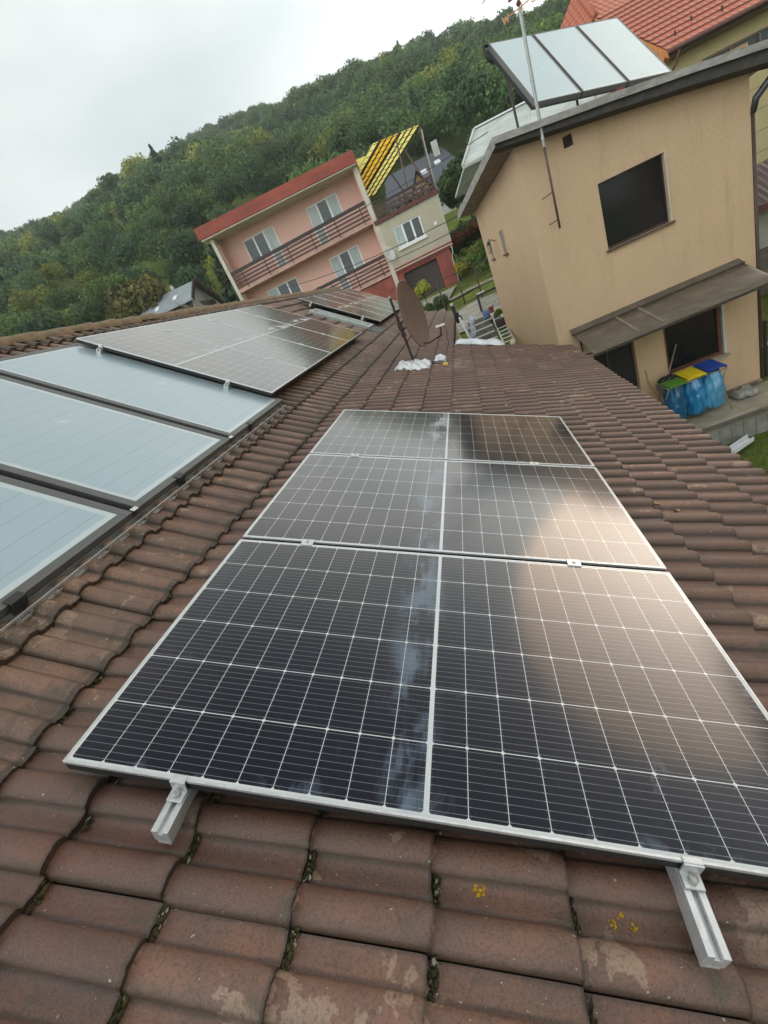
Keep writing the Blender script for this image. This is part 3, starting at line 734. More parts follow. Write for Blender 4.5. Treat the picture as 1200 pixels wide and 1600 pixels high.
# ------------------------------------------------------------------ tan neighbouring house
AZ=rad(8.143); D8=V3(cos(AZ),sin(AZ),0); N8=V3(-sin(AZ),cos(AZ),0); B8=V3(6.3391,9.7090,0)
def T8(a,y,z): return B8+D8*a+N8*y+V3(0,0,z)
class LB(MB):                                   # boxes in a turned frame
    def __init__(s,O,D,N): super().__init__(); s.O,s.D,s.N=O,D,N
    def P(s,a,y,z): return s.O+s.D*a+s.N*y+V3(0,0,z)
    def b(s,a0,a1,y0,y1,z0,z1,mi=0): return s.solid(s.P(a0,y0,z0),s.D*(a1-a0),s.N*(y1-y0),(0,0,z1-z0),mi)
    def wall(s,a0,a1,z0,z1,holes,y=0,depth=.12,ztop=None,mi=0):   # front face with openings and reveals
        A_=sorted({a0,a1,*[h[0] for h in holes],*[h[1] for h in holes],*([t[0] for t in ztop] if ztop else [])})
        A_=[a for a in A_ if a0-1e-6<=a<=a1+1e-6]
        Z_=sorted({z0,z1,*[h[2] for h in holes],*[h[3] for h in holes]})
        zt=(lambda a:z1) if not ztop else (lambda a: float(np.interp(a,[t[0] for t in ztop],[t[1] for t in ztop])))
        for i in range(len(A_)-1):
            for j in range(len(Z_)-1):
                ac=(A_[i]+A_[i+1])/2; zc=(Z_[j]+Z_[j+1])/2
                if any(h[0]<ac<h[1] and h[2]<zc<h[3] for h in holes): continue
                last = j==len(Z_)-2
                s.quad([s.P(A_[i],y,Z_[j]),s.P(A_[i+1],y,Z_[j]),s.P(A_[i+1],y,zt(A_[i+1]) if last else Z_[j+1]),s.P(A_[i],y,zt(A_[i]) if last else Z_[j+1])],mi=mi)
        for h in holes:
            x0,x1,q0,q1=h[:4]; y2=y+depth
            s.quad([s.P(x0,y,q0),s.P(x0,y2,q0),s.P(x0,y2,q1),s.P(x0,y,q1)],mi=mi); s.quad([s.P(x1,y,q0),s.P(x1,y,q1),s.P(x1,y2,q1),s.P(x1,y2,q0)],mi=mi)
            s.quad([s.P(x0,y,q1),s.P(x0,y2,q1),s.P(x1,y2,q1),s.P(x1,y,q1)],mi=mi); s.quad([s.P(x0,y,q0),s.P(x1,y,q0),s.P(x1,y2,q0),s.P(x0,y2,q0)],mi=mi)
        return s
def T8B(): return LB(B8,D8,N8)
def render_mat(name,c,c2,var=.06,streak=.25):
    m=NT(name); o=m.coord(); n_=m.noise(o,1.2,5,.6); base=m.mix(n_,tuple(x*(1-var) for x in c),tuple(x*(1+var) for x in c))
    st=m.noise(o,5,5,.7,.6,mapscale=(1,1,.13)); base=m.mix(m.M('MULTIPLY',m.ss(st,.50,.72),streak),base,c2)
    g=m.noise(o,75,3,.75); base=m.mix(m.M('MULTIPLY',m.ss(g,.42,.68),.45),base,tuple(x*.62 for x in c))
    base=m.mix(m.M('MULTIPLY',m.ss(m.noise(o,48,2,.5),.60,.72),.25),base,tuple(min(1,x*1.35) for x in c))
    m.val(base,m.b.inputs['Base Color']); m.set(Roughness=.92,Specular_IOR_Level=.2); m.bump(g,.7,.012); return m.m
M_TAN=render_mat('tan_roughcast',(.585,.418,.270),(.42,.30,.185),.10,.4)
M_FASC=rough_mat('weathered_fascia',(.30,.29,.27),.7,.25,5,c2=(.20,.19,.17),bump=.2,mapscale=(1,1,4))
M_SOFF=rough_mat('dark_soffit',(.060,.055,.052),.85)
M_SOFF2=rough_mat('soffit_boards',(.26,.22,.175),.85,.2,4)
M_GLASSD=NT('dark_window_glass'); ow=M_GLASSD.coord(); M_GLASSD.val(M_GLASSD.mix(M_GLASSD.noise(ow,2.5,4),(.006,.006,.007),(.018,.018,.018)),M_GLASSD.b.inputs['Base Color']); M_GLASSD.set(Roughness=.10,Specular_IOR_Level=.35); M_GLASSD=M_GLASSD.m
M_BRWOOD=rough_mat('brown_painted_wood',(.135,.055,.035),.55,.3,12)
M_PALEFR=rough_mat('pale_reveal',(.52,.50,.46),.8,.1,6)
M_STONE=rough_mat('concrete',(.30,.275,.23),.92,.22,3,c2=(.22,.21,.16),bump=.4)

tan=empty('tan_house',tuple(T8(-1.8,2,-3.9)),'two storey tan rendered house with dark upper window and brown lean-to canopy','house')
FB=[(-4.11,2.02),(-2.3,1.75),(-1.1,1.56),(0,1.37),(.55,1.25)]     # lower edge of the fascia
FT=[(-4.11,2.13),(-2.3,1.91),(-1.1,1.745),(0,1.585),(.55,1.47)]    # top edge
fb=lambda a: float(np.interp(a,*zip(*FB))); ft=lambda a: float(np.interp(a,*zip(*FT)))
YS=-.065
HW=[(-2.49,-1.375,-.22,.86),(-1.74,-.625,-3.0,-1.95),(-3.11,-2.31,-3.86,-2.0),(-2.92,-2.76,1.575,1.745)]
m_=T8B(); m_.wall(-3.71,0,-4.4,1.9,HW,ztop=[(a,ft(a)-.10) for a,_ in FT],depth=.13)
m_.quad([m_.P(-3.71,0,-4.4),m_.P(-3.71,0,ft(-3.71)-.1),m_.P(-3.71,4.30,ft(-3.71)-.1+YS*4.3),m_.P(-3.71,4.30,-4.4)])
m_.quad([m_.P(0,0,-4.4),m_.P(0,7.2,-4.4),m_.P(0,7.2,1.0),m_.P(0,0,1.485)]); m_.quad([m_.P(-3.71,4.3,-4.4),m_.P(-3.71,4.3,1.72),m_.P(0,4.3,1.2),m_.P(0,4.3,-4.4)])
tw=m_.build('wall',M_TAN,tan)
# roof slab: top sheet, fascia boards, dark recess and boarded eaves
m_=T8B(); ya,yb_=-.42,4.42
As=[-4.11,-2.3,-1.1,0,.55]
for a0,a1 in zip(As,As[1:]):
    P=[m_.P(a0,ya,ft(a0)),m_.P(a1,ya,ft(a1)),m_.P(a1,yb_,ft(a1)+YS*(yb_-ya)),m_.P(a0,yb_,ft(a0)+YS*(yb_-ya))]
    m_.prism(P,(0,0,-.04))
rf=m_.build('roof',rough_mat('roof_sheet',(.42,.42,.40),.6,.15,3,metallic=.2),tan)
m_=T8B()
for a0,a1 in zip(As,As[1:]):
    m_.prism([m_.P(a0,ya-.02,ft(a0)+.012),m_.P(a1,ya-.02,ft(a1)+.012),m_.P(a1,ya-.02,ft(a1)-.085),m_.P(a0,ya-.02,ft(a0)-.085)],N8*.018)
m_.prism([m_.P(-4.13,ya-.02,ft(-4.11)+.012),m_.P(-4.13,yb_,ft(-4.11)+.012+YS*(yb_-ya)),m_.P(-4.13,yb_,ft(-4.11)-.13+YS*(yb_-ya)),m_.P(-4.13,ya-.02,ft(-4.11)-.13)],D8*.018)
m_.build('fascia',M_FASC,rf)
m_=T8B()
for a0,a1 in zip(As,As[1:]):
    m_.prism([m_.P(a0,ya+.05,ft(a0)-.045),m_.P(a1,ya+.05,ft(a1)-.045),m_.P(a1,ya+.05,fb(a1)-.03),m_.P(a0,ya+.05,fb(a0)-.03)],N8*.34)
m_.build('soffit',M_SOFF,rf)
m_=T8B(); m_.prism([m_.P(-4.10,ya+.06,ft(-4.11)-.125),m_.P(-3.72,ya+.06,ft(-3.72)-.12),m_.P(-3.72,yb_,ft(-3.72)-.12+YS*(yb_-ya)),m_.P(-4.10,yb_,ft(-4.11)-.125+YS*(yb_-ya))],(0,0,.02))
m_.build('eaves_boarding',M_SOFF2,rf)
# openings
def glass(m_,a0,a1,y,z0,z1): return m_.b(a0,a1,y,y+.02,z0,z1)
m_=T8B(); glass(m_,-2.47,-1.395,.09,-.20,.84); wn=m_.build('window',M_GLASSD,tan)
wn['label']='large black upper window'
m_=T8B(); m_.b(-2.49,-2.47,.07,.11,-.22,.86); m_.b(-2.47,-1.395,.07,.11,.84,.86); m_.b(-2.47,-1.395,.07,.11,-.22,-.197); m_.b(-1.395,-1.375,.0702,.11,-.22,.86); m_.build('frame',M_DARKMETAL,wn)
m_=T8B(); m_.b(-1.372,-1.352,-.012,.1,-.2,.87); m_.build('reveal_strip',M_PALEFR,wn)
m_=T8B(); m_.b(-2.53,-1.33,-.055,.09,-.255,-.221); m_.b(-2.46,-1.41,.05,.089,-.196,-.186); m_.build('sill',rough_mat('brown_sill',(.11,.065,.05),.6),wn)
m_=T8B(); glass(m_,-1.68,-.71,.085,-2.93,-2.0); wn2=m_.build('window',M_GLASSD,tan); wn2['label']='brown framed lower window'
m_=T8B(); m_.b(-1.74,-1.68,.05,.12,-3.0,-1.95); m_.b(-.71,-.65,.05,.12,-3.0,-1.95); m_.b(-1.68,-.71,.05,.12,-2.0,-1.95); m_.b(-1.68,-.71,.0502,.12,-3.0,-2.93); m_.build('frame',M_BRWOOD,wn2)
m_=T8B(); m_.b(-.648,-.60,-.01,.1,-2.98,-1.96); m_.build('reveal_strip',M_PALEFR,wn2)
m_=T8B(); m_.b(-1.78,-.58,-.07,.05,-3.045,-3.002); m_.build('sill',M_STONE,wn2)
m_=T8B(); m_.b(-3.09,-2.33,.11,.13,-3.86,-2.01); dr=m_.build('door',plain('dark_doorway',(.010,.009,.009),.7),tan)
m_=T8B(); m_.b(-2.86,-2.80,.07,.11,-3.8,-2.05); m_.b(-3.09,-3.05,.07,.11,-3.8,-2.05); m_.build('door_frame',M_DARKMETAL,dr)
m_=T8B(); m_.b(-2.92,-2.76,.03,.05,1.575,1.745)
for k_ in range(5): m_.b(-2.915,-2.765,.008,.03,1.585+k_*.032,1.603+k_*.032)
m_.build('vent_grille',rough_mat('vent_brown',(.045,.028,.022),.8),tan)
# slit windows of the side wall
for (q0,q1,z0,z1) in ((2.06,2.34,.45,.93),(3.44,3.64,.45,.92)):
    m_=T8B(); m_.b(-3.716,-3.70,q0,q1,z0,z1); s_=m_.build('slit_window',plain('grey_slit_glass',(.20,.21,.21),.25),tan)
    m_=T8B(); m_.b(-3.76,-3.70,q0-.03,q1+.03,z0-.035,z0-.001); m_.build('sill',M_BRWOOD,s_)
    m_=T8B(); m_.b(-3.728,-3.70,q0-.02,q0-.001,z0,z1); m_.b(-3.728,-3.70,q1+.001,q1+.02,z0,z1); m_.b(-3.73,-3.70,q0-.02,q1+.02,z1+.001,z1+.02); m_.build('frame',M_TAN,s_)
m_=T8B()                                         # lantern on the side wall
lp=lambda y,x,z:T8(-3.72-x,y,z)
m_.tube([lp(2.92,0,.80),lp(2.92,.07,.86),lp(2.92,.15,.84),lp(2.92,.17,.80)],.010,6)
for r_,z_,h_ in ((.045,.78,.02),(.035,.60,.015)): m_.tube([lp(2.92,.17,z_),lp(2.92,.17,z_+h_)],r_,8)
for t in range(4): m_.bar(lp(2.92+.034*cos(t*pi/2),.17+.034*sin(t*pi/2),.61),lp(2.92+.042*cos(t*pi/2),.17+.042*sin(t*pi/2),.78),.007)
m_.tube([lp(2.92,.17,.80),lp(2.92,.17,.87)],[.045,.004],8)
wl=m_.build('wall_lantern',M_BLK,tan)
m_=T8B(); m_.tube([lp(2.92,.17,.615),lp(2.92,.17,.775)],[.026,.034],8); m_.build('glass',plain('lantern_glass',(.35,.35,.32),.2),wl)
# stone plinth
M_RUB=rough_mat('rubble_stone',(.20,.165,.12),.9,.45,9,bump=.5)
rg=random.Random(5); m_=T8B(); m_.b(-2.28,.01,-.03,.01,-3.899,-3.80)
a=-2.26
while a<0:
    wd=rg.uniform(.06,.13); h=rg.uniform(.05,.10); m_.ball(T8(a+wd/2,-.03,-3.85+rg.uniform(-.01,.03)),wd*.5,7,5,(1,.35,h/wd)); a+=wd*.95
m_.build('stone_plinth',M_RUB,tan)
# canopy
M_CAN=rough_mat('canopy_sheet',(.135,.110,.078),.55,.2,3,c2=(.10,.08,.055),bump=.1,mapscale=(1,3,1))
M_CAN2=rough_mat('canopy_upper_strip',(.105,.085,.065),.6,.2,3)
M_CANB=rough_mat('canopy_batten',(.20,.165,.125),.8,.2,10)
def cpt(a,t,h=0): # t from wall 0 to outer edge 1
    return T8(a,-.96*t,-1.34-.37*t)+V3(0,0,h)
m_=MB(); NN=60; G=[]
for i_ in range(NN+1):
    a=-3.44+3.12*i_/NN; G.append([cpt(a+.12*0,t,.006*sin(i_*pi*.9)) for t in (.17,.4,.7,1.0)])
m_.grid(G); cs=m_.build('canopy',M_CAN,tan,smooth=True); so2=cs.modifiers.new('thick','SOLIDIFY'); so2.thickness=.006
m_=MB(); m_.prism([cpt(-3.46,0,.03),cpt(-.30,0,.03),cpt(-.30,.19,.018),cpt(-3.46,.19,.018)],(0,0,-.008)); m_.build('flashing_strip',M_CAN2,cs)
m_=MB(); m_.bar(cpt(-3.45,.185,.024),cpt(-.31,.185,.024),.02,.014)
m_.bar(cpt(-3.45,.985,-.028),cpt(-.31,.985,-.028),.045,.035); m_.bar(cpt(-3.45,.1,-.03),cpt(-.31,.1,-.03),.05,.05)
m_.build('edge_batten',rough_mat('dark_batten',(.06,.045,.035),.8),cs)
m_=MB()
for a_ in (-2.62,-2.20): m_.bar(cpt(a_-.02,.16,.016),cpt(a_+.05,.9,.016),.055,.008)
m_.build('cross_batten',M_CANB,cs)
m_=MB()
for a_ in (-3.3,-1.9,-.45): m_.bar(T8(a_,-.01,-1.9),cpt(a_,.9,-.03),.03,.03); m_.bar(T8(a_,-.012,-1.4),T8(a_,-.012,-1.95),.03,.02)
m_.build('bracket',M_RUST,cs)
# rain pipe on the right corner
m_=MB(); pp=[T8(.85,-.30,1.78),T8(.44,-.22,1.36),T8(.07,-.03,.98),T8(.035,.0,.80)]
m_.tube(pp,[.05,.055,.055,.045],12); m_.build('gutter_pipe',plain('dark_zinc_pipe',(.07,.075,.08),.35,.6),tan,smooth=True)
m_=MB(); m_.tube([T8(.035,.0,.82),T8(.035,.0,-3.85)],.028,10); m_.build('downpipe',rough_mat('brown_downpipe',(.075,.045,.04),.5),tan,smooth=True)
m_=MB(); m_.tube([T8(.02,-.1,1.36),T8(.30,-.28,1.18)],.008,6); m_.build('pipe_stay',M_RUST,tan)

# mast with weather vane
mast=empty('antenna_mast',tuple(T8(-3.34,-.30,.48)),'tall thin mast fixed to the tan house, carrying compass letters and aerials','mast')
m_=MB(); m_.tube([T8(-3.32,-.22,.48),T8(-3.345,-.33,1.80)],.019,10); m_.build('lower_pole',rough_mat('brown_pole',(.11,.07,.065),.6),mast,smooth=True)
m_=MB(); m_.tube([T8(-3.343,-.335,1.70),T8(-3.36,-.52,3.38)],.026,12); m_.tube([T8(-3.345,-.345,1.80),T8(-3.345,-.345,1.84)],.031,12); m_.tube([T8(-3.352,-.42,2.55),T8(-3.352,-.42,2.59)],.031,12)
m_.build('upper_pole',rough_mat('galvanised_pole',(.40,.42,.40),.45,.1,10,metallic=.6),mast,smooth=True,auto=True)
m_=MB(); m_.tube([T8(-3.32,-.22,.62),T8(-3.42,-.05,.60)],.008,6); m_.tube([T8(-3.33,-.24,1.05),T8(-3.45,-.05,1.03)],.008,6); m_.build('wall_bracket',M_RUST,mast)
tp=T8(-3.36,-.52,3.38); M_OR=rough_mat('orange_metal',(.62,.30,.15),.5,.15,20)
vz=empty('weather_vane',tuple(tp),'small orange weather vane with compass letters on top of the mast','weather vane')
m_=MB(); Lx=.155
ax=V3(.98,-.15,.08); ay=V3(.35,.9,.28)
m_.tube([tp-ax*Lx,tp+ax*Lx],.008,6); m_.tube([tp-ay*.16,tp+ay*.16],.008,6); m_.build('cross_arm',M_OR,vz)
def letter(strokes,c,ex,sc):
    m_=MB(); ez=V3(0,0,1)
    for p,q in strokes:
        P=c+ex*(p[0]*sc)+ez*(p[1]*sc); Q=c+ex*(q[0]*sc)+ez*(q[1]*sc); m_.bar(P,Q,.014,.008,up=np.cross(ex,ez))
    return m_
letter([((-.5,.5),(-.25,-.5)),((-.25,-.5),(0,.3)),((0,.3),(.25,-.5)),((.25,-.5),(.5,.5))],tp-ax*(Lx+.05),ax,.09).build('letter',M_OR,vz)
letter([((-.3,-.5),(-.3,.5)),((-.3,.5),(.4,.5)),((-.3,0),(.3,0)),((-.3,-.5),(.4,-.5))],tp+ax*(Lx+.05),ax,.10).build('letter',M_OR,vz)
letter([((-.4,-.5),(-.4,.5)),((-.4,.5),(.4,-.5)),((.4,-.5),(.4,.5))],tp+ay*.2,ay,.08).build('letter',M_OR,vz)
m_=MB(); m_.tube([tp,tp+V3(0,0,.16)],.012,8); m_.ball(tuple(tp+V3(0,0,.05)),.035,8,6); m_.bar(tp+V3(-.12,.03,.14),tp+V3(.12,-.03,.14),.01,.03); m_.build('spindle',rough_mat('dark_red_metal',(.12,.03,.025),.6),vz)
m_=MB(); t2=tp+V3(-.005,-.02,.16); m_.tube([tp,t2+V3(0,0,.9)],.012,8)
for k_ in range(7):
    z_=.28+.07*k_; m_.tube([t2+V3(-.16+.01*k_,.03,z_),t2+V3(.16-.01*k_,-.03,z_)],.004,5)
m_.tube([t2+V3(-.45,.1,.15),t2+V3(.3,-.06,.32)],.007,6); m_.build('aerial',plain('aerial_grey',(.25,.25,.24),.4,.6),mast)

# three collectors on a stand on that roof
CO=V3(3.156,9.265,2.362); E1c=V3(.899,.411,-.152); E2c=V3(-.172,.651,.739)
E1c/=np.linalg.norm(E1c); E2c-=E1c*np.dot(E1c,E2c); E2c/=np.linalg.norm(E2c); E3c=np.cross(E1c,E2c)
if E3c[1]>0: E3c=-E3c
M_COLL2=collector_material('roof_collector_glass',(.36,.45,.47),(.42,.52,.53),stripe=False)
LC,WC=1.845,.875
# local frame: x along the long side (downwards), y sideways
cbase=None
for i_,lab in enumerate(['leftmost of the three pale collectors standing tilted on the roof of the tan house','middle one of the three pale collectors tilted on the roof of the tan house','rightmost of the three pale collectors on the tan house roof, nearest the red roof']):
    X=-E2c; Z=E3c; Yx=np.cross(Z,X); 
    org=CO+E2c*LC+E1c*(i_*(WC+.03))
    if np.dot(Yx,E1c)<0: org=org+E1c*WC
    if cbase is None: o=cbase=make_collector(LC,WC,.07,M_COLL2,.025,'rooftop_collector')
    else: o=copy_tree(cbase)
    o.matrix_world=Matrix(((X[0],Yx[0],Z[0],org[0]),(X[1],Yx[1],Z[1],org[1]),(X[2],Yx[2],Z[2],org[2]),(0,0,0,1)))
    tag(o,lab,'solar collector','collectors on the tan house roof')
for c_ in kids(cbase):
    if c_.name.startswith('glass'): c_.name='glass_cover'
st=empty('collector_stand',tuple(CO),'dark steel stand and white struts holding the tilted collectors on the tan roof','stand')
top=lambda i: CO+E2c*LC*.97+E1c*i-E3c*.09; bot=lambda i: CO+E1c*i-E3c*.09+E2c*.03
m_=MB()
for i in (.02,1.3,2.65):
    t_=CO+E2c*LC*.60+E1c*i-E3c*.085; zr=ft(max(-4.1,min(.5,float(np.dot(t_-B8,D8)))))+YS*(float(np.dot(t_-B8,N8))+.42)
    m_=MB(); m_.tube([t_,V3(t_[0],t_[1],zr-.02)],.022,8); m_.build('post',M_DARKMETAL,st)
for i in (.05,1.35,2.62):
    t_=CO+E2c*LC*.12+E1c*i-E3c*.085; q=t_-N8*.02-D8*.18; zr=ft(max(-4.1,float(np.dot(q-B8,D8))))+YS*(float(np.dot(q-B8,N8))+.42)
    m_=MB(); m_.bar(t_,V3(q[0],q[1],zr+.005),.03,.012); m_.build('strut',plain('white_strut',(.6,.6,.58),.5),st)
m_=MB(); m_.bar(top(-.02),top(2.75),.04,.03); m_.bar(bot(-.02),bot(2.75),.04,.03)
for i in (-.01,.89,1.80,2.72): m_.bar(top(i),bot(i),.035,.03)
m_.build('bearer',M_DARKMETAL,st)
m_=MB(); t_=CO+E2c*LC-E3c*.03; m_.tube([t_+E1c*.0,t_-E1c*.09+E2c*.0,t_-E1c*.11-E2c*.16-E3c*.04,t_-E1c*.05-E2c*.25-E3c*.10,t_+E1c*.12-E2c*.27-E3c*.14],.026,8); m_.build('insulated_hose',M_BLK,st,smooth=True)
m_=T8B(); m_.b(-2.3,-2.0,-.30,-.18,ft(-2.15)-.01,ft(-2.15)+.06); m_.build('ballast_block',rough_mat('red_block',(.22,.06,.05),.8),st)

# ------------------------------------------------------------------ terrace beside the tan house
slab=T8B(); slab.b(-3.9,2.2,-1.07,0,-4.05,-3.905); slab.b(-3.9,2.2,-1.09,-1.0,-3.93,-3.86)
slab.build('terrace',rough_mat('terrace_concrete',(.33,.29,.215),.95,.25,2.5,c2=(.24,.24,.15),bump=.4),kind='structure')
ed=T8B()
for k_ in range(3): ed.b(-3.9,2.2,-1.125-.012*k_,-1.091-.012*k_,-3.90+.0-.028*k_,-3.885-.028*k_)
edo=ed.build('slab_edging',rough_mat('edging_metal',(.16,.15,.13),.6)); tag(edo,'layered dark edging along the rim of the concrete terrace','edging')
rw=T8B(); a=-3.9; i=0
while a<2.2:
    rw.b(a+.004,a+.214,-1.065,-.97,-4.5,-3.99+random.uniform(-.004,.004)); a+=.218
rwo=rw.build('retaining_wall',rough_mat('grey_block',(.27,.27,.245),.95,.2,6,c2=(.20,.21,.17),bump=.4),bevel=.006); tag(rwo,'low retaining wall of upright grey concrete blocks beside the lawn','wall')
ch=T8B(); ch.prism([ch.P(-1.62,-1.62,-4.33),ch.P(-1.62,-1.44,-4.33),ch.P(-1.62,-1.44,-4.25),ch.P(-1.62,-1.46,-4.25),ch.P(-1.62,-1.46,-4.32),ch.P(-1.62,-1.60,-4.32),ch.P(-1.62,-1.60,-4.25),ch.P(-1.62,-1.62,-4.25)],D8*.50+N8*.22)
cho=ch.build('plastic_channel',plain('white_pvc',(.72,.74,.76),.4)); tag(cho,'white plastic gutter piece lying on the lawn below the roof edge','gutter piece')
po=T8B(); po.tube([po.P(-2.42,-.46,-3.90),po.P(-1.56,-.06,-2.40)],.014,8); poo=po.build('wooden_pole',rough_mat('grey_wood',(.27,.20,.14),.85),smooth=True); tag(poo,'long wooden pole leaning in front of the brown framed window','pole')
for (a0,y0,a1,y1,zt,lab) in ((-2.33,-.46,-2.29,-.26,-2.62,'short upright wooden stick right of the dark doorway'),(-2.02,-.36,-2.28,-.24,-2.78,'short slanting wooden stick crossing the upright one by the doorway')):
    po=T8B(); po.tube([po.P(a0,y0,-3.90),po.P(a1,y1,zt)],.013,8); poo=po.build('wooden_stick',rough_mat('ochre_wood',(.30,.17,.075),.8),smooth=True); tag(poo,lab,'stick')
# waste bag stand: frame + three lids; the bags hang in it
bs=empty('bag_stand',tuple(T8(-1.55,-.45,-3.9)),'metal stand with green, yellow and blue lids for refuse bags','bag stand')
m_=T8B(); zf=-3.03
for a_ in (-2.10,-1.02):
    m_.tube([m_.P(a_,-.64,zf),m_.P(a_-.0,-.14,-3.89)],.010,8); m_.tube([m_.P(a_,-.20,zf),m_.P(a_,-.70,-3.89)],.010,8)
for y_ in (-.64,-.20): m_.tube([m_.P(-2.10,y_,zf),m_.P(-1.02,y_,zf)],.010,8)
for a_ in (-2.10,-1.74,-1.38,-1.02): m_.tube([m_.P(a_,-.64,zf),m_.P(a_,-.20,zf)],.009,8)
m_.build('frame',plain('grey_tube',(.32,.32,.31),.4,.6),bs,smooth=True)
for nm,a_,c,tl in (('green',-2.10,(.085,.215,.030),.0),('yellow',-1.74,(.68,.50,.018),.03),('blue',-1.38,(.020,.055,.30),.045)):
    m_=T8B(); z_=zf+.02+tl
    m_.prism([m_.P(a_+.012,-.66,z_-.02),m_.P(a_+.348,-.66,z_-.02),m_.P(a_+.348,-.18,z_+.035),m_.P(a_+.012,-.18,z_+.035)],(0,0,.018))
    m_.prism([m_.P(a_+.05,-.62,z_+.000),m_.P(a_+.31,-.62,z_+.000),m_.P(a_+.31,-.22,z_+.046),m_.P(a_+.05,-.22,z_+.046)],(0,0,.014))
    for q in (.0,.33): m_.solid(m_.P(a_+.012+q,-.665,z_-.05),D8*.006,N8*.46,(0,0,.03))
    o=m_.build('lid',plain(nm+'_lid',c,.4),bs,bevel=.004); o['label']=nm+' lid'
m_=T8B(); 
for k_ in range(9): m_.ball(T8(-2.02+.22*(k_/9)+random.uniform(-.01,.01),-.26+random.uniform(-.05,.04),-2.955+random.uniform(-.01,.02)),.065,7,5,(1.2,.9,.7),jit=.4)
bo=m_.build('rolled_black_bag',plain('black_film',(.008,.008,.009),.35),smooth=True); tag(bo,'rolled black bag lying on top of the green lid','bag')
def bag(a,wd,label,c,seed,y0=-.42):
    m=NT('film_'+str(seed)); o=m.coord(); n_=m.noise(o,5,3,.55,.8,mapscale=(1,1,.35))
    m.val(m.mix(m.ss(n_,.45,.75),c,tuple(min(1,x*1.6+.02) for x in c)),m.b.inputs['Base Color']); m.set(Roughness=.2,Specular_IOR_Level=.8); m.bump(m.noise(o,8,4,.6,1.2,mapscale=(1,1,.4)),.7,.02)
    rg=np.random.default_rng(seed); G=[]; P0=rg.uniform(0,6,8)
    for i in range(25):
        t=i/24; z=-3.045-.80*t; w_=wd*(.80+.32*sin(pi*min(1,t*1.05))**.8) if t<.86 else wd*1.0*max(.06,sqrt(max(0,1-((t-.80)/.2)**2)))
        row=[]
        for j in range(41):
            p=2*pi*(j%40)/40; f=1+.055*sin(5*p+4*t+P0[0])+.04*sin(9*p-7*t+P0[1])+.03*sin(14*p+11*t+P0[2])+.03*sin(21*t+P0[3]+2*p)
            row.append(T8(a+w_*.5*f*cos(p)+.0*t, y0-.05*t+w_*.52*f*sin(p)*(1.05), z))
        G.append(row)
    m_=MB(); m_.grid(G,flip=True); o_=m_.build('refuse_bag',m.m,smooth=True); return tag(o_,label,'refuse bag','blue refuse bags hanging in the stand')
bag(-1.92,.33,'darker blue refuse bag under the green lid',(.006,.085,.19),1,y0=-.44)
bag(-1.56,.37,'full bright blue refuse bag under the yellow lid',(.008,.155,.33),2)
bag(-1.20,.35,'pale translucent blue refuse bag under the blue lid',(.07,.26,.42),3)
crumpled('clear_plastic_sheet','crumpled clear plastic sheet lying by the stone plinth at the right end of the terrace',T8(-.52,-.30,-3.895),D8,N8,V3(0,0,1),.42,.35,.14,21,plain('clear_film',(.26,.26,.23),.25))
# ------------------------------------------------------------------ terrain
SKY = [(-180,8),(-75,15),(-42.6,18.9),(-35.8,19.8),(-29.2,20.7),(-21.7,21.3),(-14.7,20.8),(-7.8,20.1),(-3,19.8),(2.1,18.9),(8.8,16.8),(11,16.2),(15,14.9),(30,13),(60,10),(180,8)]
def sm(x,a,b): t=np.clip((x-a)/(b-a),0,1); return t*t*(3-2*t)
def terrain_h(x,y):
    x=np.asarray(x,float); y=np.asarray(y,float)
    yl=np.interp(y,[-60,9.2,12.3,13.4,17,22,29,36,44,55,80],[-4.6,-4.42,-2.05,-1.70,-1.13,-.98,-.16,1.4,3.2,6.4,12])
    yr=np.interp(y,[-60,9.2,12,13.2,15,22,29,36,55,80],[-4.6,-4.42,-3.95,-3.3,-2.5,-.9,.8,2.4,7,13])
    t=sm(x,2.9,4.2); z=yl*(1-t)+yr*t
    r=np.hypot(x-1.2,y+.47); az=np.degrees(np.arctan2(x-1.2,y+.47))
    el=np.interp(az,[a for a,_ in SKY],[e for _,e in SKY]); RC=250.
    hc=np.tan(np.radians(el))*RC+.6-8.5
    f=np.clip((r-44)/(RC-44),0,1); hill=4+(hc-4)*(f**.93)
    und=1.8*np.sin(x*.045+1.3)*np.sin(y*.05)+1.2*np.sin(x*.11+y*.07); hill=hill+und*sm(r,50,90)*(1-sm(r,215,250))
    hill=np.where(r>RC, np.maximum(hc-(r-RC)*.16,-6), hill)
    wside=sm(y,14,34); k_=sm(r,38,70)*wside
    out_=z*(1-k_)+hill*k_
    # left of the houses the ground climbs sooner
    wl=sm(-x,8,20)*sm(r,24,40)*wside; lift=1.5+(r-24)*.19
    out_=np.where((wl>0)&(r<60), out_*(1-wl*(1-k_))+lift*wl*(1-k_), out_)
    return out_
def axis(lo,hi,dn,df,rn):
    v=[0.];
    while v[-1]<hi: v.append(v[-1]+ (dn if v[-1]<rn else min(df,dn+(v[-1]-rn)*.12)))
    w_=[0.]
    while w_[-1]>lo: w_.append(w_[-1]-(dn if -w_[-1]<rn else min(df,dn+(-w_[-1]-rn)*.12)))
    return np.array(sorted(set(w_[1:]+v)))
gx=axis(-560,560,.7,30,16); gy=axis(-560,560,.7,30,32)
X,Y=np.meshgrid(gx,gy,indexing='ij'); Z=terrain_h(X,Y)
und=.05*np.sin(X*1.3+Y*.7)*np.sin(Y*1.1)+.03*np.sin(X*2.9)*np.cos(Y*2.3)
yard=(X>2.7)&(Y<10.5); Z=Z+np.where(yard,und*.4,und)
nx_,ny_=X.shape; idx=np.arange(nx_*ny_).reshape(nx_,ny_)
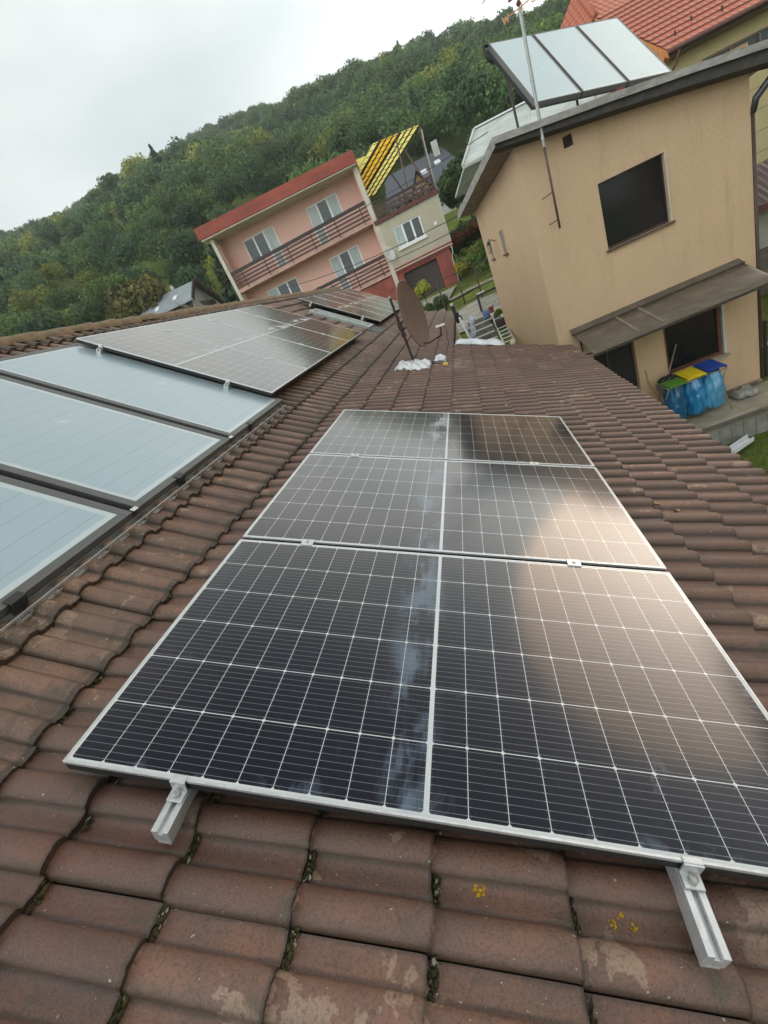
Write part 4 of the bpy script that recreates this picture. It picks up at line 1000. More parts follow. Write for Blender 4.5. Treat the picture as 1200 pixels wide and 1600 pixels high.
F=np.stack([idx[:-1,:-1],idx[1:,:-1],idx[1:,1:],idx[:-1,1:]],-1).reshape(-1,4)
def ground_material():
    m=NT('grass_ground'); o=m.coord(); n_=m.noise(o,.9,6,.65); f=m.noise(o,14,5,.75); f2=m.noise(o,60,3,.7)
    c=m.mix(m.ss(n_,.35,.65),(.115,.165,.028),(.22,.25,.06)); c=m.mix(m.ss(f,.42,.66),c,(.07,.095,.02)); c=m.mix(m.M('MULTIPLY',m.ss(m.noise(o,3.5,5,.7),.56,.70),.55),c,(.20,.17,.075))
    c=m.mix(m.M('MULTIPLY',m.ss(f2,.55,.72),.5),c,(.17,.19,.055))
    m.val(c,m.b.inputs['Base Color']); m.set(Roughness=.95,Specular_IOR_Level=.15); m.bump(m.M('ADD',f,m.M('MULTIPLY',f2,.5)),.9,.05); return m.m
M_GRASS=ground_material()
gnd=mesh_np('ground',np.stack([X.ravel(),Y.ravel(),Z.ravel()],1),F,M_GRASS,smooth=True); gnd['kind']='structure'
TH=lambda x,y: float(terrain_h(x,y))

# driveway
def strip(name,pts,w0,mat,h=.03,thick=.02,kind='structure'):
    P=[];n_=len(pts)
    fine=[]
    for a,b in zip(pts,pts[1:]):
        for t in np.linspace(0,1,8)[:-1]: fine.append((a[0]+(b[0]-a[0])*t,a[1]+(b[1]-a[1])*t,a[2]+(b[2]-a[2])*t))
    fine.append(pts[-1]); G=[]
    for i,(x,y,w_) in enumerate(fine):
        a=fine[max(0,i-1)]; b=fine[min(len(fine)-1,i+1)]; d=np.array([b[0]-a[0],b[1]-a[1]]); d/=np.linalg.norm(d); q=np.array([-d[1],d[0]])
        G.append([(x+q[0]*w_*s_,y+q[1]*w_*s_,TH(x+q[0]*w_*s_,y+q[1]*w_*s_)+h+.05) for s_ in np.linspace(-.5,.5,7)])
    m_=MB(); m_.grid(G,flip=True); return m_.build(name,mat,smooth=True,kind=kind)
M_DRIVE=rough_mat('driveway_concrete',(.34,.31,.26),.95,.22,1.4,c2=(.24,.22,.18),bump=.4)
strip('driveway',[(1.35,15.6,1.6),(1.3,17.5,2.4),(1.6,19.5,2.6),(2.6,21.0,2.4)],1,M_DRIVE)
strip('path',[(-.4,20.6,.9),(-.3,24,1.0),(-.2,28.2,2.2)],1,M_DRIVE)
strip('path',[(.4,24.6,.6),(1.6,25.2,.7),(3.2,25.2,.8)],1,rough_mat('garden_path',(.28,.24,.18),.95,.3,3))

# steps up to the driveway
stp=empty('garden_steps',(1.4,14,-1.6),'pale concrete garden steps climbing beyond the far edge of the tiled roof','steps')
m_=MB(); m2=MB()
for k_ in range(7):
    y0=12.5+k_*.50; z0=-1.82+k_*.125
    m_.box(1.02,1.74,y0,y0+.50,-2.4,z0); m2.box(1.02,1.74,y0-.006,y0+.13,z0+.002,z0+.030)
m_.build('riser',rough_mat('step_concrete',(.19,.18,.15),.95,.3,4),stp)
m2.build('step_edging',rough_mat('step_edge_white',(.55,.55,.52),.8,.1,8),stp)
# ladder lying on the slope
lad=empty('ladder',(1.9,13.6,-1.3),'silver ladder lying on the slope between the steps and the tan house','ladder')
pa=[V3(1.80,15.1,-1.00),V3(1.80,12.1,-1.62)]; pb=[V3(2.08,15.1,-1.00),V3(2.08,12.1,-1.62)]
for P in (pa,pb): m_=MB(); m_.bar(P[0],P[1],.03,.06); m_.build('side_rail',M_ALU,lad)
for k_ in range(10):
    t=.06+k_*.097; m_=MB(); m_.tube([pa[0]+(pa[1]-pa[0])*t,pb[0]+(pb[1]-pb[0])*t],.013,8); m_.build('rung',M_ALU,lad)
# second ladder leaning on the roof step
la2=empty('leaning_ladder',(1.35,7.9,-4.3),'pale metal ladder top with black caps standing beside the narrow far part of the roof','ladder')
qa=[V3(1.62,7.95,-4.3),V3(1.00,7.95,-.12)]; qb=[V3(1.62,8.55,-4.3),V3(1.02,8.55,-.24)]
for P in (qa,qb):
    m_=MB(); m_.bar(P[0],P[1],.045,.03); r_=m_.build('side_rail',M_ALU,la2); m_=MB(); m_.bar(P[1],P[1]+(P[1]-P[0])/4.2*.09,.05,.036); m_.build('end_cap',M_BLK,r_)
for k_ in range(15):
    t=.05+k_*.065; m_=MB(); m_.tube([qa[0]+(qa[1]-qa[0])*t,qb[0]+(qb[1]-qb[0])*t],.013,8); m_.build('rung',M_ALU,la2)
crumpled('blue_rag','blue rag hanging at the head of the lying ladder under the iron gate',V3(1.66,14.9,-.98),V3(1,0,0),V3(0,.5,.8),V3(0,-1,.2),.22,.30,.12,31,plain('blue_cloth',(.09,.13,.27),.8))
crumpled('grey_rag','pale bluish rag draped over the leaning ladder at the roof edge',V3(1.10,8.2,-.42),V3(0,1,0),V3(.2,0,1),V3(1,0,.1),.30,.36,.12,33,plain('pale_cloth',(.36,.38,.42),.8))
rc_=MB(); rc_.tube([V3(1.84,14.75,-.98),V3(1.84,14.75,-.80)],.07,12); o=rc_.build('red_tin',plain('red_tin',(.16,.03,.025),.5),smooth=True,auto=True); tag(o,'small dark red tin at the head of the lying ladder','tin')
# vent pipe on the far roof
vp=empty('vent_pipe',(.835,12,-.55),'black vent pipe with pale cap on the far end of the tiled roof','pipe')
m_=MB(); m_.tube([V3(.84,12,-.60),V3(.82,12,-.14)],.042,12); m_.build('pipe',M_BLK,vp,smooth=True,auto=True)
m_=MB(); m_.tube([V3(.82,12,-.14),V3(.82,12,-.08)],.046,12); m_.build('cap',plain('pale_cap',(.55,.55,.5),.5),vp,smooth=True,auto=True)
bl=MB(); bl.ball((2.02,12.05,-1.62),.085,16,12); o=bl.build('garden_ball_light',plain('cream_globe',(.66,.60,.45),.4),smooth=True); tag(o,'cream ball lying at the foot of the tan side wall','ball light')
# wrought iron gate
gt=empty('iron_gate',(1.96,17,-1.3),'black wrought iron gate with ornate scrolls at the end of the driveway','gate')
gx0,gx1,gz0,gz1,gy=1.62,2.32,-1.30,-.48,17.0
m_=MB()
for a_,b_ in (((gx0,gz0),(gx0,gz1)),((gx1,gz0),(gx1,gz1)),((gx0,gz0),(gx1,gz0)),((gx0,gz1),(gx1,gz1))): m_.bar((a_[0],gy,a_[1]),(b_[0],gy,b_[1]),.05,.05,up=(0,1,0))
m_.build('frame',M_BLK,gt)
m_=MB()
for k_ in range(11): x_=gx0+.06+k_*.058; m_.bar((x_,gy,gz0),(x_,gy,gz1),.013,.013,up=(0,1,0))
m_.build('bars',plain('grey_iron',(.10,.10,.10),.5,.5),gt)
m_=MB(); cx,cz=(gx0+gx1)/2,(gz0+gz1)/2
for (ox,oz,rr,s0) in ((-.09,.06,.10,0),(.09,.06,.10,pi),(0,-.14,.10,1),(-.07,.20,.07,2),(.07,.20,.07,4)):
    m_.tube([V3(cx+ox+(rr*(1-t/14))*cos(s0+t*.62),gy-.02,cz+oz+(rr*(1-t/14))*sin(s0+t*.62)) for t in range(13)],.009,5)
m_.build('scroll',plain('silver_iron',(.50,.50,.48),.45,.5),gt,smooth=True)
m_=MB(); m_.box(gx0-.02,gx0+.25,gy-.03,gy+.03,gz1+.03,gz1+.075); m_.build('top_plate',plain('white_plate',(.6,.6,.58),.5),gt)
for x_ in (gx0-.03,gx1+.03): m_=MB(); m_.bar((x_,gy,-1.6),(x_,gy,gz1+.02),.06,.06,up=(0,1,0)); m_.build('gate_post',M_DARKMETAL,gt)
# garden fence beyond
fn=empty('garden_fence',(1.3,22,-1.0),'thin brown metal mesh fence with slender posts across the garden','fence')
M_FEN=rough_mat('fence_paint',(.055,.048,.036),.7)
fp=[(.19,22.0),(1.11,22.1),(1.93,22.2),(2.75,22.3),(3.6,22.4)]
for x_,y_ in fp: m_=MB(); m_.tube([V3(x_,y_,-1.15),V3(x_,y_,.50)],.030,8); m_.build('post',M_FEN,fn,smooth=True)
m_=MB(); m_.tube([V3(x_,y_,.47) for x_,y_ in fp],.020,8); m_.build('top_rail',M_FEN,fn); m_=MB(); m_.tube([V3(x_,y_,-.86) for x_,y_ in fp],.016,8); m_.build('bottom_rail',M_FEN,fn)
m_=MB(); 
for z_ in (-.55,-.2,.15): m_.tube([V3(x_,y_,z_) for x_,y_ in fp],.006,5)
m_.build('wire',M_FEN,fn)

# ------------------------------------------------------------------ pink house
A6=rad(6.2); D6=V3(cos(A6),sin(A6),0); N6=V3(-sin(A6),cos(A6),0); B6=V3(-2.3185,28.8224,0)
def LP(): return LB(B6,D6,N6)
M_PINK=render_mat('pink_render',(.72,.44,.36),(.58,.36,.30),.06,.15)
M_REDM=rough_mat('red_metal_band',(.27,.055,.034),.6,.3,.8,c2=(.36,.095,.058),bump=.1,mapscale=(.5,1,2))
M_CREAM=rough_mat('cream_render_edge',(.56,.50,.42),.9,.12,2)
M_SLABP=rough_mat('balcony_slab_paint',(.52,.31,.26),.9,.15,3)
M_WHITE=plain('white_window_frame',(.72,.73,.72),.45)
M_CURT=rough_mat('net_curtain_glass',(.33,.38,.36),.15,.25,3,bump=0,spec=.5,mapscale=(6,6,.6))
M_GLP=plain('dark_pane',(.030,.036,.038),.06)
M_SLAT=rough_mat('dark_brown_slat',(.085,.050,.042),.7,.3,6)
M_DKR=rough_mat('dark_rail',(.045,.030,.027),.6,.2,6)
M_BEI=render_mat('beige_roughcast',(.47,.42,.32),(.36,.32,.25),.12,.3)
M_REDP=rough_mat('red_painted_plinth',(.27,.075,.055),.9,.25,2,bump=.5,bscale=40)
pk=empty('pink_house',tuple(B6+D6*-4+N6*4),'pink two storey house with long balconies, red roof band and a beige side wing','house')
WH=[(-8.05,-5.87,6.05,7.30),(-3.62,-1.58,6.03,7.20),(-8.05,-5.87,3.06,4.30),(-3.5,-1.5,3.08,4.30)]
m_=LP(); m_.wall(-9.3,-.12,-.3,7.9,WH,y=1.2,depth=.12); m_.build('wall',M_PINK,pk)
for a0,a1 in ((-9.30,-9.22),(-.24,-.16)):
    m_=LP(); m_.b(a0,a1,0.3,1.2,-.3,7.55); m_.build('balcony_side_wall',M_PINK,pk)
for a0,a1,y0,y1,zt in ((-9.52,-9.30,0,9,7.85),(-.16,.10,0,9,7.62),(-9.3,-.16,8.8,9,7.5)):
    m_=LP(); m_.b(a0,a1,y0,y1,-.3,zt); m_.build('side_wall',M_CREAM,pk)
# roof band: slightly rising to the left
m_=LP(); m_.prism([m_.P(-9.95,-.42,7.98),m_.P(.16,-.42,7.56),m_.P(.16,-.42,8.15),m_.P(-9.95,-.42,8.62)],N6*9.6); rfp=m_.build('roof',M_REDM,pk,bevel=.03)
m_=LP(); m_.prism([m_.P(-9.86,-.36,7.90),m_.P(.12,-.36,7.50),m_.P(.12,-.36,7.56),m_.P(-9.86,-.36,7.98)],N6*9.3); m_.build('soffit',M_CREAM,rfp)
m_=LP(); m_.b(-9.3,-.16,0,8.8,4.72,4.93); m_.b(-9.3,-.16,-.0,8.8,1.88,2.08); m_.build('balcony_slab',M_SLABP,pk)
for (z0,lab) in ((4.93,'upper balcony'),(2.08,'lower balcony')):
    m_=LP(); m_.b(-9.28,-.18,-.04,.04,z0+.80,z0+.98)
    rl=m_.build('balcony_rail',M_DKR,pk); rl['label']='dark top rail of the '+lab
    m_=LP()
    for q in (.02,.22,.42,.62): m_.b(-9.28,-.18,-.02,.015,z0+q,z0+q+.085)
    m_.build('slats',M_SLAT,rl)
    m_=LP()
    for a_ in (-8.6,-7.0,-5.4,-3.8,-2.2,-.6): m_.b(a_,a_+.05,-.045,-.021,z0-.1,z0+.98)
    m_.build('bracket',M_DKR,rl)
def win3(a0,a1,z0,z1,y,par,kinds,door=None,label=None):
    fr=LP(); fw=.07; W_=(a1-a0); n_=len(kinds)
    fr.b(a0,a1,y,y+.06,z0,z0+fw); fr.b(a0,a1,y,y+.06,z1-fw,z1); fr.b(a0,a0+fw,y+.001,y+.06,z0+fw,z1-fw); fr.b(a1-fw,a1,y+.001,y+.06,z0+fw,z1-fw)
    for i in range(1,n_): x=a0+W_*i/n_; fr.b(x-.055,x+.055,y-.005,y+.06,z0+fw,z1-fw)
    if door is not None: fr.b(a0+W_*door/n_-.03,a0+W_*(door+1)/n_+.03,y-.006,y+.055,z0-.98,z0+.02)
    w_=fr.build('window',M_WHITE,par)
    if label: w_['label']=label
    for i,k_ in enumerate(kinds):
        p=LP(); p.b(a0+W_*i/n_+(.07 if i==0 else .055),a0+W_*(i+1)/n_-(.07 if i==n_-1 else .055),y+.02,y+.03,z0+fw,z1-fw); p.build('pane',M_CURT if k_ else M_GLP,w_)
    if door is not None:
        p=LP(); p.b(a0+W_*door/n_+.06,a0+W_*(door+1)/n_-.06,y-.009,y-.004,z0-.86,z0-.04); p.build('pane',M_CURT,w_)
    return w_
win3(-8.05,-5.87,6.05,7.30,1.24,pk,(0,0,1),door=None); win3(-3.62,-1.58,6.03,7.20,1.24,pk,(1,0,1),door=None)
win3(-8.05,-5.87,3.06,4.30,1.24,pk,(1,0,0)); win3(-3.5,-1.5,3.08,4.30,1.24,pk,(1,0,1))
for (a0,z0) in ((-6.62,5.0),(-3.60,5.0),(-3.48,2.1)):
    p=LP(); p.b(a0,a0+.66,1.14,1.19,z0,z0+1.03); dd=p.build('balcony_door',M_WHITE,pk); p=LP(); p.b(a0+.09,a0+.57,1.13,1.139,z0+.1,z0+1.0); p.build('pane',M_CURT,dd)
# wing
wg=empty('house_wing',tuple(B6+D6*1.9+N6*3),None,None); wg.parent=pk; wg.location=tuple(V3(*wg.location)-V3(*pk.location))
m_=LP(); m_.wall(.10,3.67,1.95,4.55,[(.79,2.43,2.95,4.06)],y=0,depth=.12)
m_.quad([m_.P(3.67,0,-.4),m_.P(3.67,6,-.4),m_.P(3.67,6,4.55),m_.P(3.67,0,4.55)]); m_.quad([m_.P(.1,6,-.4),m_.P(.1,6,4.55),m_.P(3.67,6,4.55),m_.P(3.67,6,-.4)])
m_.build('wing_wall',M_BEI,wg)
m_=LP(); m_.wall(-2.2,3.50,-.5,1.80,[(.52,2.62,-.45,1.66)],y=.05,depth=.3); m_.build('plinth_wall',M_REDP,wg)
m_=LP(); m_.b(.1,3.72,-.10,.05,1.96,2.10); m_.b(.1,3.72,-.04,.05,1.80,1.955); m_.build('red_band',rough_mat('red_band',(.25,.06,.05),.7),wg)
m_=LP(); m_.b(.1,3.72,-.13,-.101,1.93,1.99); m_.build('gutter',plain('cream_gutter',(.52,.46,.38),.5),wg)
m_=LP(); m_.b(.54,2.60,.30,.34,-.45,1.64); gd=m_.build('garage_door',rough_mat('garage_brown',(.060,.048,.043),.7,.2,2),wg)
m_=LP(); m_.b(1.545,1.575,.285,.299,-.45,1.64); m_.build('meeting_strip',M_DKR,gd)
ww=win3(.79,2.43,2.95,4.06,.04,wg,(1,0,0))
m_=LP(); m_.b(.70,2.52,-.12,.04,2.83,2.94); m_.build('sill',M_WHITE,ww)
m_=LP(); m_.b(-.1,3.78,-.12,6.1,4.55,4.75); m_.build('terrace_slab',rough_mat('terrace_edge_red',(.12,.045,.04),.8),wg)
m_=LP(); m_.b(.12,3.72,-.06,-.0,5.38,5.46); tr_=m_.build('terrace_rail',M_DKR,wg)
m_=LP()
for q in (.15,.36,.57): m_.b(.12,3.72,-.05,-.02,4.75+q,4.75+q+.12)
for a_ in (.2,1.35,2.5,3.62): m_.b(a_,a_+.05,-.07,-.051,4.5,5.4)
m_.build('slats',M_SLAT,tr_)
m_=LP(); m_.b(3.70,3.76,.2,5.9,5.38,5.46)
for q in (.15,.36,.57): m_.b(3.71,3.74,.2,5.9,4.75+q,4.75+q+.12)
m_.build('side_rail',M_DKR,tr_)
m_=LP()
rg=random.Random(4)
for k_ in range(12): m_.b(.3+k_*.28,.3+k_*.28+rg.uniform(.08,.22),.4+rg.random(),.9+rg.random(),4.75,4.75+rg.uniform(.3,.85))
m_.build('stored_goods',rough_mat('terrace_clutter',(.11,.09,.075),.8,.6,3,c2=(.35,.33,.3)),wg)
m_=LP(); m_.tube([m_.P(3.62,-.06,1.93),m_.P(3.62,-.10,1.6),m_.P(3.50,-.03,1.3),m_.P(3.46,-.03,-.4)],.035,8); m_.tube([m_.P(3.70,-.04,4.6),m_.P(3.70,-.04,2.1)],.03,8); m_.build('downpipe',plain('pale_downpipe',(.45,.43,.38),.5),wg)
m_=LP(); m_.tube([m_.P(3.16,-.001,3.27),m_.P(3.16,-.05,3.27)],.10,14); m_.build('wall_disc',M_WHITE,wg)
# awning over the terrace: coloured corrugated sheets seen from below
TL_=V3(-.96,28.95,8.0);TR_=V3(1.51,29.2,7.72);BR_=V3(-2.15,32.3,6.55);BL_=V3(-2.15,30.0,7.58)
aw=empty('awning',tuple(TL_),None,None); aw.parent=wg; aw.location=tuple(TL_-V3(*pk.location)-V3(*wg.location))
dr_=(BR_-TR_); dt_=(TR_-TL_)
def awp(s_,t,h=0): # s_ along top edge from TR(0) to TL(1), t down the rafters
    nn=np.cross(dt_,dr_); nn/=np.linalg.norm(nn)
    if nn[2]<0: nn=-nn
    return TR_-dt_*s_+dr_*t+nn*h
def sheet_mat(name,c,e=.55):
    m=NT(name); m.col(c); m.set(Roughness=.4,Transmission_Weight=0.0)
    t=m.n('ShaderNodeBsdfTranslucent'); t.inputs['Color'].default_value=(*[min(1,x*1.25) for x in c],1)
    ms=m.n('ShaderNodeMixShader'); ms.inputs[0].default_value=.72; out_=[n_ for n_ in m.t.nodes if n_.type=='OUTPUT_MATERIAL'][0]
    m.l(m.b.outputs[0],ms.inputs[1]); m.l(t.outputs[0],ms.inputs[2]); m.l(ms.outputs[0],out_.inputs['Surface']); return m.m
M_YEL=sheet_mat('yellow_sheet',(.85,.72,.22)); M_ORG=sheet_mat('orange_sheet',(.90,.50,.05))
def limit(s_): return 1.0 if s_<=.999 else 1.0
bands=[(0,.43,M_YEL),(.45,.88,M_ORG),(.90,1.02,M_YEL)]
for s0,s1_,mt in bands:
    m_=MB(); G=[[awp(s_,t,.006*sin(s_*70)) for t in np.linspace(0,1.0 if s_<.35 else 1.0,14)] for s_ in np.linspace(s0,s1_,26)]
    G=[[p for p in row] for row in G]; m_.grid(G); o=m_.build('sheet',mt,aw)
m_=MB(); m_.grid([[awp(s_,t) for t in (.16,.3,.45,.6)] for s_ in (1.04,1.2,1.42)]); m_.build('sheet',M_YEL,aw)
m_=MB()
for s_,w_ in ((0,.06),(.15,.015),(.29,.015),(.44,.16),(.59,.015),(.74,.015),(.89,.14)): m_.bar(awp(s_,-.02,-.07),awp(s_,1.0,-.07),w_,.07,up=(0,0,1))
m_.build('rafter',M_RUST,aw)
m_=MB()
for t in np.linspace(.01,.99,12): m_.bar(awp(-.01,t,-.045),awp(1.02,t,-.045),.022,.02)
m_.build('batten',M_RUST,aw)
M_APOST=rough_mat('awning_post',(.13,.07,.06),.6); lq=LP()
for p_,q_ in ((TR_+V3(.02,-.02,-.05),lq.P(3.62,.05,4.7)),(awp(.5,.02,-.12),lq.P(2.3,.1,5.4)),(awp(0,.62,-.12),lq.P(2.6,3,4.75)),(awp(0,.3,-.1),lq.P(3.4,.2,5.2))):
    m_=MB(); m_.bar(p_,q_,.06,.06); m_.build('post',M_APOST,aw)
m_=LP(); m_.tube([m_.P(3.90,.0,7.48),m_.P(3.84,.0,7.0),m_.P(3.76,0,4.7)],.05,8); m_.build('rain_pipe',plain('pale_downpipe2',(.42,.42,.40),.5),aw,smooth=True)
wd=empty('white_dish',tuple(B6+D6*.2-N6*.35+V3(0,0,2.9)),'small white satellite dish on the corner of the pink house','satellite dish')
c0_=B6+D6*.22-N6*.40+V3(0,0,2.9); m_=MB(); G=[]
dn2=V3(.72,-.60,.25); dn2/=np.linalg.norm(dn2); u2=np.cross(dn2,(0,0,1)); u2/=np.linalg.norm(u2); v2=np.cross(dn2,u2)
for r_ in np.linspace(0,1,6): G.append([c0_+u2*.36*r_*cos(t)+v2*.42*r_*sin(t)+dn2*.08*(r_*r_-1) for t in np.linspace(0,2*pi,25)])
m_.grid(G); o=m_.build('reflector',plain('white_dish_paint',(.68,.68,.66),.5),wd,smooth=True); s__=o.modifiers.new('t','SOLIDIFY'); s__.thickness=.01
m_=MB(); m_.tube([c0_-dn2*.08,c0_-dn2*.1+N6*.3],.02,6); m_.tube([c0_+v2*.38,c0_+dn2*.4+v2*.1],.012,6); m_.build('arm',M_ALU,wd)

# ------------------------------------------------------------------ farther houses
M_SLATE=rough_mat('dark_grey_roof_tiles',(.085,.092,.105),.7,.2,2,bump=.3)
def slate_rows():
    m=NT('grey_tile_rows'); o=m.coord(); so_=m.n('ShaderNodeSeparateXYZ'); m.l(o,so_.inputs[0])
    fr=m.M('FRACT',m.M('MULTIPLY',so_.outputs['Z'],4.2)); f2=m.M('FRACT',m.M('MULTIPLY',so_.outputs['X'],3.0))
    c=m.mix(m.noise(o,1.5,4),(.075,.082,.095),(.11,.118,.13)); c=m.mix(m.M('MULTIPLY',m.ss(fr,.22,.0),.65),c,(.02,.022,.026)); c=m.mix(m.M('MULTIPLY',m.ss(f2,.12,.0),.3),c,(.03,.033,.04))
    m.val(c,m.b.inputs['Base Color']); m.set(Roughness=.55); return m.m
M_SLR=slate_rows()
M_PALE=rough_mat('pale_wall',(.50,.49,.45),.9,.1,1)
gh=empty('grey_roof_house',(1,52,6.5),'distant house with dark grey tiled roof and two bright roof windows','house')
GD=D8; GO=V3(.9,49.2,0); 
def gp(a,y,z): return GO+GD*a+N8*y+V3(0,0,z)
m_=MB(); m_.prism([gp(-4.2,-.5,8.0),gp(3.7,-.5,8.0),gp(2.95,4.3,11.1),gp(-3.2,4.3,11.1)],(0,0,-.15)); m_.prism([gp(-3.2,4.3,11.1),gp(2.95,4.3,11.1),gp(3.7,9,8.0),gp(-4.2,9,8.0)],(0,0,-.15)); gr=m_.build('roof',M_SLR,gh)
m_=MB(); m_.solid(gp(-3.9,0,3),GD*7.3,N8*8.6,(0,0,4.95)); m_.build('wall',M_PALE,gh)
m_=MB(); m_.prism([gp(-3.7,-.4,8.0),gp(3.2,-.4,8.0),gp(2.9,4.2,10.9),gp(-3.1,4.2,10.9)],(0,0,-.3)); m_.build('roof_boarding',M_DKR,gr)
for a_,t in ((1.55,.50),(.05,.42)):
    P=gp(a_,-.5+4.8*t,8.0+3.1*t); up_=(N8*4.8+V3(0,0,3.1)); up_/=np.linalg.norm(up_); nn=np.cross(GD,up_)
    m_=MB(); m_.solid(P,GD*.55,up_*.8,nn*.08); o=m_.build('roof_window',M_WHITE,gr)
m_=MB(); m_.prism([gp(-1.9,-1.4,7.3),gp(.3,-1.4,7.3),gp(-.8,-1.4,9.1)],N8*3.2); dm=m_.build('dormer',rough_mat('dormer_wood',(.30,.18,.07),.8),gr)
m_=MB(); m_.prism([gp(-2.2,-1.7,7.05),gp(-.8,-1.7,9.35),gp(-.8,2.4,9.35),gp(-2.2,2.4,7.05)],(0,0,.09)); m_.prism([gp(-.8,-1.7,9.35),gp(.6,-1.7,7.05),gp(.6,2.4,7.05),gp(-.8,2.4,9.35)],(0,0,.09)); m_.build('dormer_roof',M_SLR,gr)
m_=MB(); m_.solid(gp(2.2,-.06,6.6),GD*.9,N8*.05,(0,0,1.0)); wq=m_.build('window',M_WHITE,gh); m_=MB(); m_.solid(gp(2.28,-.09,6.68),GD*.33,N8*.03,(0,0,.84)); m_.solid(gp(2.69,-.09,6.68),GD*.33,N8*.03,(0,0,.84)); m_.build('pane',M_GLP,wq)
m_=MB(); m_.box(2.3,2.9,52.8,53.3,10.4,11.7); m_.build('chimney',M_PALE,gr)

wh=empty('white_house',(5,24,-.5),'pale grey house with sheet roof rising behind the roof corner of the tan house','house')
A_=V3(3.70,25.2,5.52); Bq=A_+D8*6+V3(0,0,-.1); C_=V3(2.62,22.1,4.02); Dq=C_+D8*7.4+V3(0,0,-.1)
m_=MB(); m_.prism([A_,Bq,Dq,C_],(0,0,-.10)); m_.prism([A_,Bq,Bq+N8*3.5+V3(0,0,-1.6),A_+N8*3.5-D8*1+V3(0,0,-1.6)],(0,0,-.1)); wr=m_.build('roof',rough_mat('pale_roof_sheet',(.46,.48,.45),.65,.18,1.2,c2=(.34,.36,.33),bump=.1,mapscale=(1,1,3)),wh)
m_=MB(); m_.bar(A_+V3(0,0,.03),Bq+V3(0,0,.03),.25,.06); m_.build('ridge_cap',plain('white_ridge',(.72,.72,.70),.5),wr)
m_=MB(); m_.bar(C_+V3(0,0,-.02),A_+V3(0,0,-.02),.10,.16); m_.build('verge_board',M_PALE,wr)
m_=MB(); m_.prism([C_+D8*1.7+N8*.4+V3(0,0,-.15),C_+D8*7+N8*.4+V3(0,0,-.2),C_+D8*7+N8*.4-V3(0,0,5),C_+D8*1.7+N8*.4-V3(0,0,5)],N8*5.2); m_.build('wall',M_PALE,wh)

sh=empty('small_grey_roof_house',(-21,37,3),'small far house with a long grey roof and a white gable below the wooded hill','house')
sd6=V3(4.31,.35,-.21); sd6/=np.linalg.norm(sd6); SA=V3(-23.6,36,8.62)
back=V3(.0,1,0)
m_=MB(); R0,R1=SA,SA+sd6*5.0; E0_,E1_=R0+V3(.02,-2.4,-1.50),R1+V3(.45,-2.4,-1.50)
m_.prism([R0,R1,E1_,E0_],(0,0,-.08)); m_.prism([R0,R1,R1+V3(.3,2.6,-1.9),R0+V3(0,2.6,-1.9)],(0,0,-.08)); sr=m_.build('roof',rough_mat('light_grey_roof',(.25,.275,.29),.6,.12,1),sh)
m_=MB(); m_.prism([E0_+V3(.3,.5,-.1),E1_+V3(-.5,.5,-.1),E1_+V3(-.5,.5,-4.4),E0_+V3(.3,.5,-4.4)],(0,4,0)); m_.build('wall',rough_mat('brown_wall',(.17,.125,.09),.9,.3,3),sh)
m_=MB(); m_.prism([E1_+V3(-.5,.45,-3),E1_+V3(-.5,4.6,-3),E1_+V3(-.5,4.6,0),R1+V3(-.5,0,-.1),E1_+V3(-.5,.45,0)],(.1,0,0)); m_.build('gable',M_PALE,sh)
m_=MB(); m_.bar(R1+V3(0,-.0,.0),E1_+V3(0,0,0),.1,.3); m_.bar(R1,R1+V3(.9,2.6,-3.2),.5,.25); m_.build('verge_board',rough_mat('dark_verge',(.07,.045,.035),.8),sr)
for t,q in ((.33,.62),(.66,.45)):
    P=R0+(R1-R0)*t+(E0_-R0)*q+V3(0,0,.02); m_=MB(); m_.solid(P,sd6*.35,V3(0,-.42,-.26),V3(0,-.03,.06)); m_.build('roof_window',M_WHITE,sr)
m_=MB(); m_.solid(R0+(R1-R0)*.55+V3(0,.1,-.2),sd6*.2,V3(0,.2,0),V3(0,0,.55)); m_.build('chimney',M_PALE,sr)
m_=MB(); rg=random.Random(9)
for k_ in range(30):
    p=E1_+V3(-2.6+rg.uniform(0,2.6),-.3+rg.uniform(-.6,.4),-.5+rg.uniform(-.9,.6)); m_.bar(p,p+V3(rg.uniform(-.5,.5),rg.uniform(-.1,.1),rg.uniform(-.4,.4)),.04,.04)
pile=m_.build('timber_lattice',rough_mat('grey_lattice',(.22,.19,.15),.9,.4,8),sh)

# red roofed house at the top right
rh=empty('red_roof_house',(12,24,-1),'big house with orange red tiled roof and yellowish walls at the top right','house')
RD=V3(.985,.174,0); RN=V3(-.174,.985,0); RO=V3(10.1,21.8,4.0)
def rp(a,y,z=0): return RO+RD*a+RN*y+V3(0,0,z)
def redtile():
    m=NT('red_roof_tiles'); o=m.coord(); uvn=m.n('ShaderNodeUVMap'); sp=m.n('ShaderNodeSeparateXYZ'); m.l(uvn.outputs[0],sp.inputs[0])
    r_=m.M('FRACT',m.M('DIVIDE',sp.outputs['Y'],.34)); c_=m.M('FRACT',m.M('DIVIDE',sp.outputs['X'],.22))
    c=m.mix(m.noise(o,2.5,5),(.42,.105,.055),(.55,.155,.085)); c=m.mix(m.M('MULTIPLY',m.ss(r_,.24,.04),.85),c,(.10,.025,.018)); c=m.mix(m.M('MULTIPLY',m.ss(m.M('ABSOLUTE',m.M('SUBTRACT',c_,.5)),.36,.5),.35),c,(.2,.05,.03))
    c=m.mix(m.M('MULTIPLY',m.ss(m.noise(o,14,4,.7),.6,.75),.3),c,(.25,.11,.07))
    m.val(c,m.b.inputs['Base Color']); m.set(Roughness=.6); m.bump(m.M('ADD',r_,m.M('SINE',m.M('MULTIPLY',c_,6.283))),.5,.04); return m.m
M_RED=redtile()
sl=2.97/4.33
m_=MB(); NR=13; L_=4.33*sqrt(1+sl*sl)
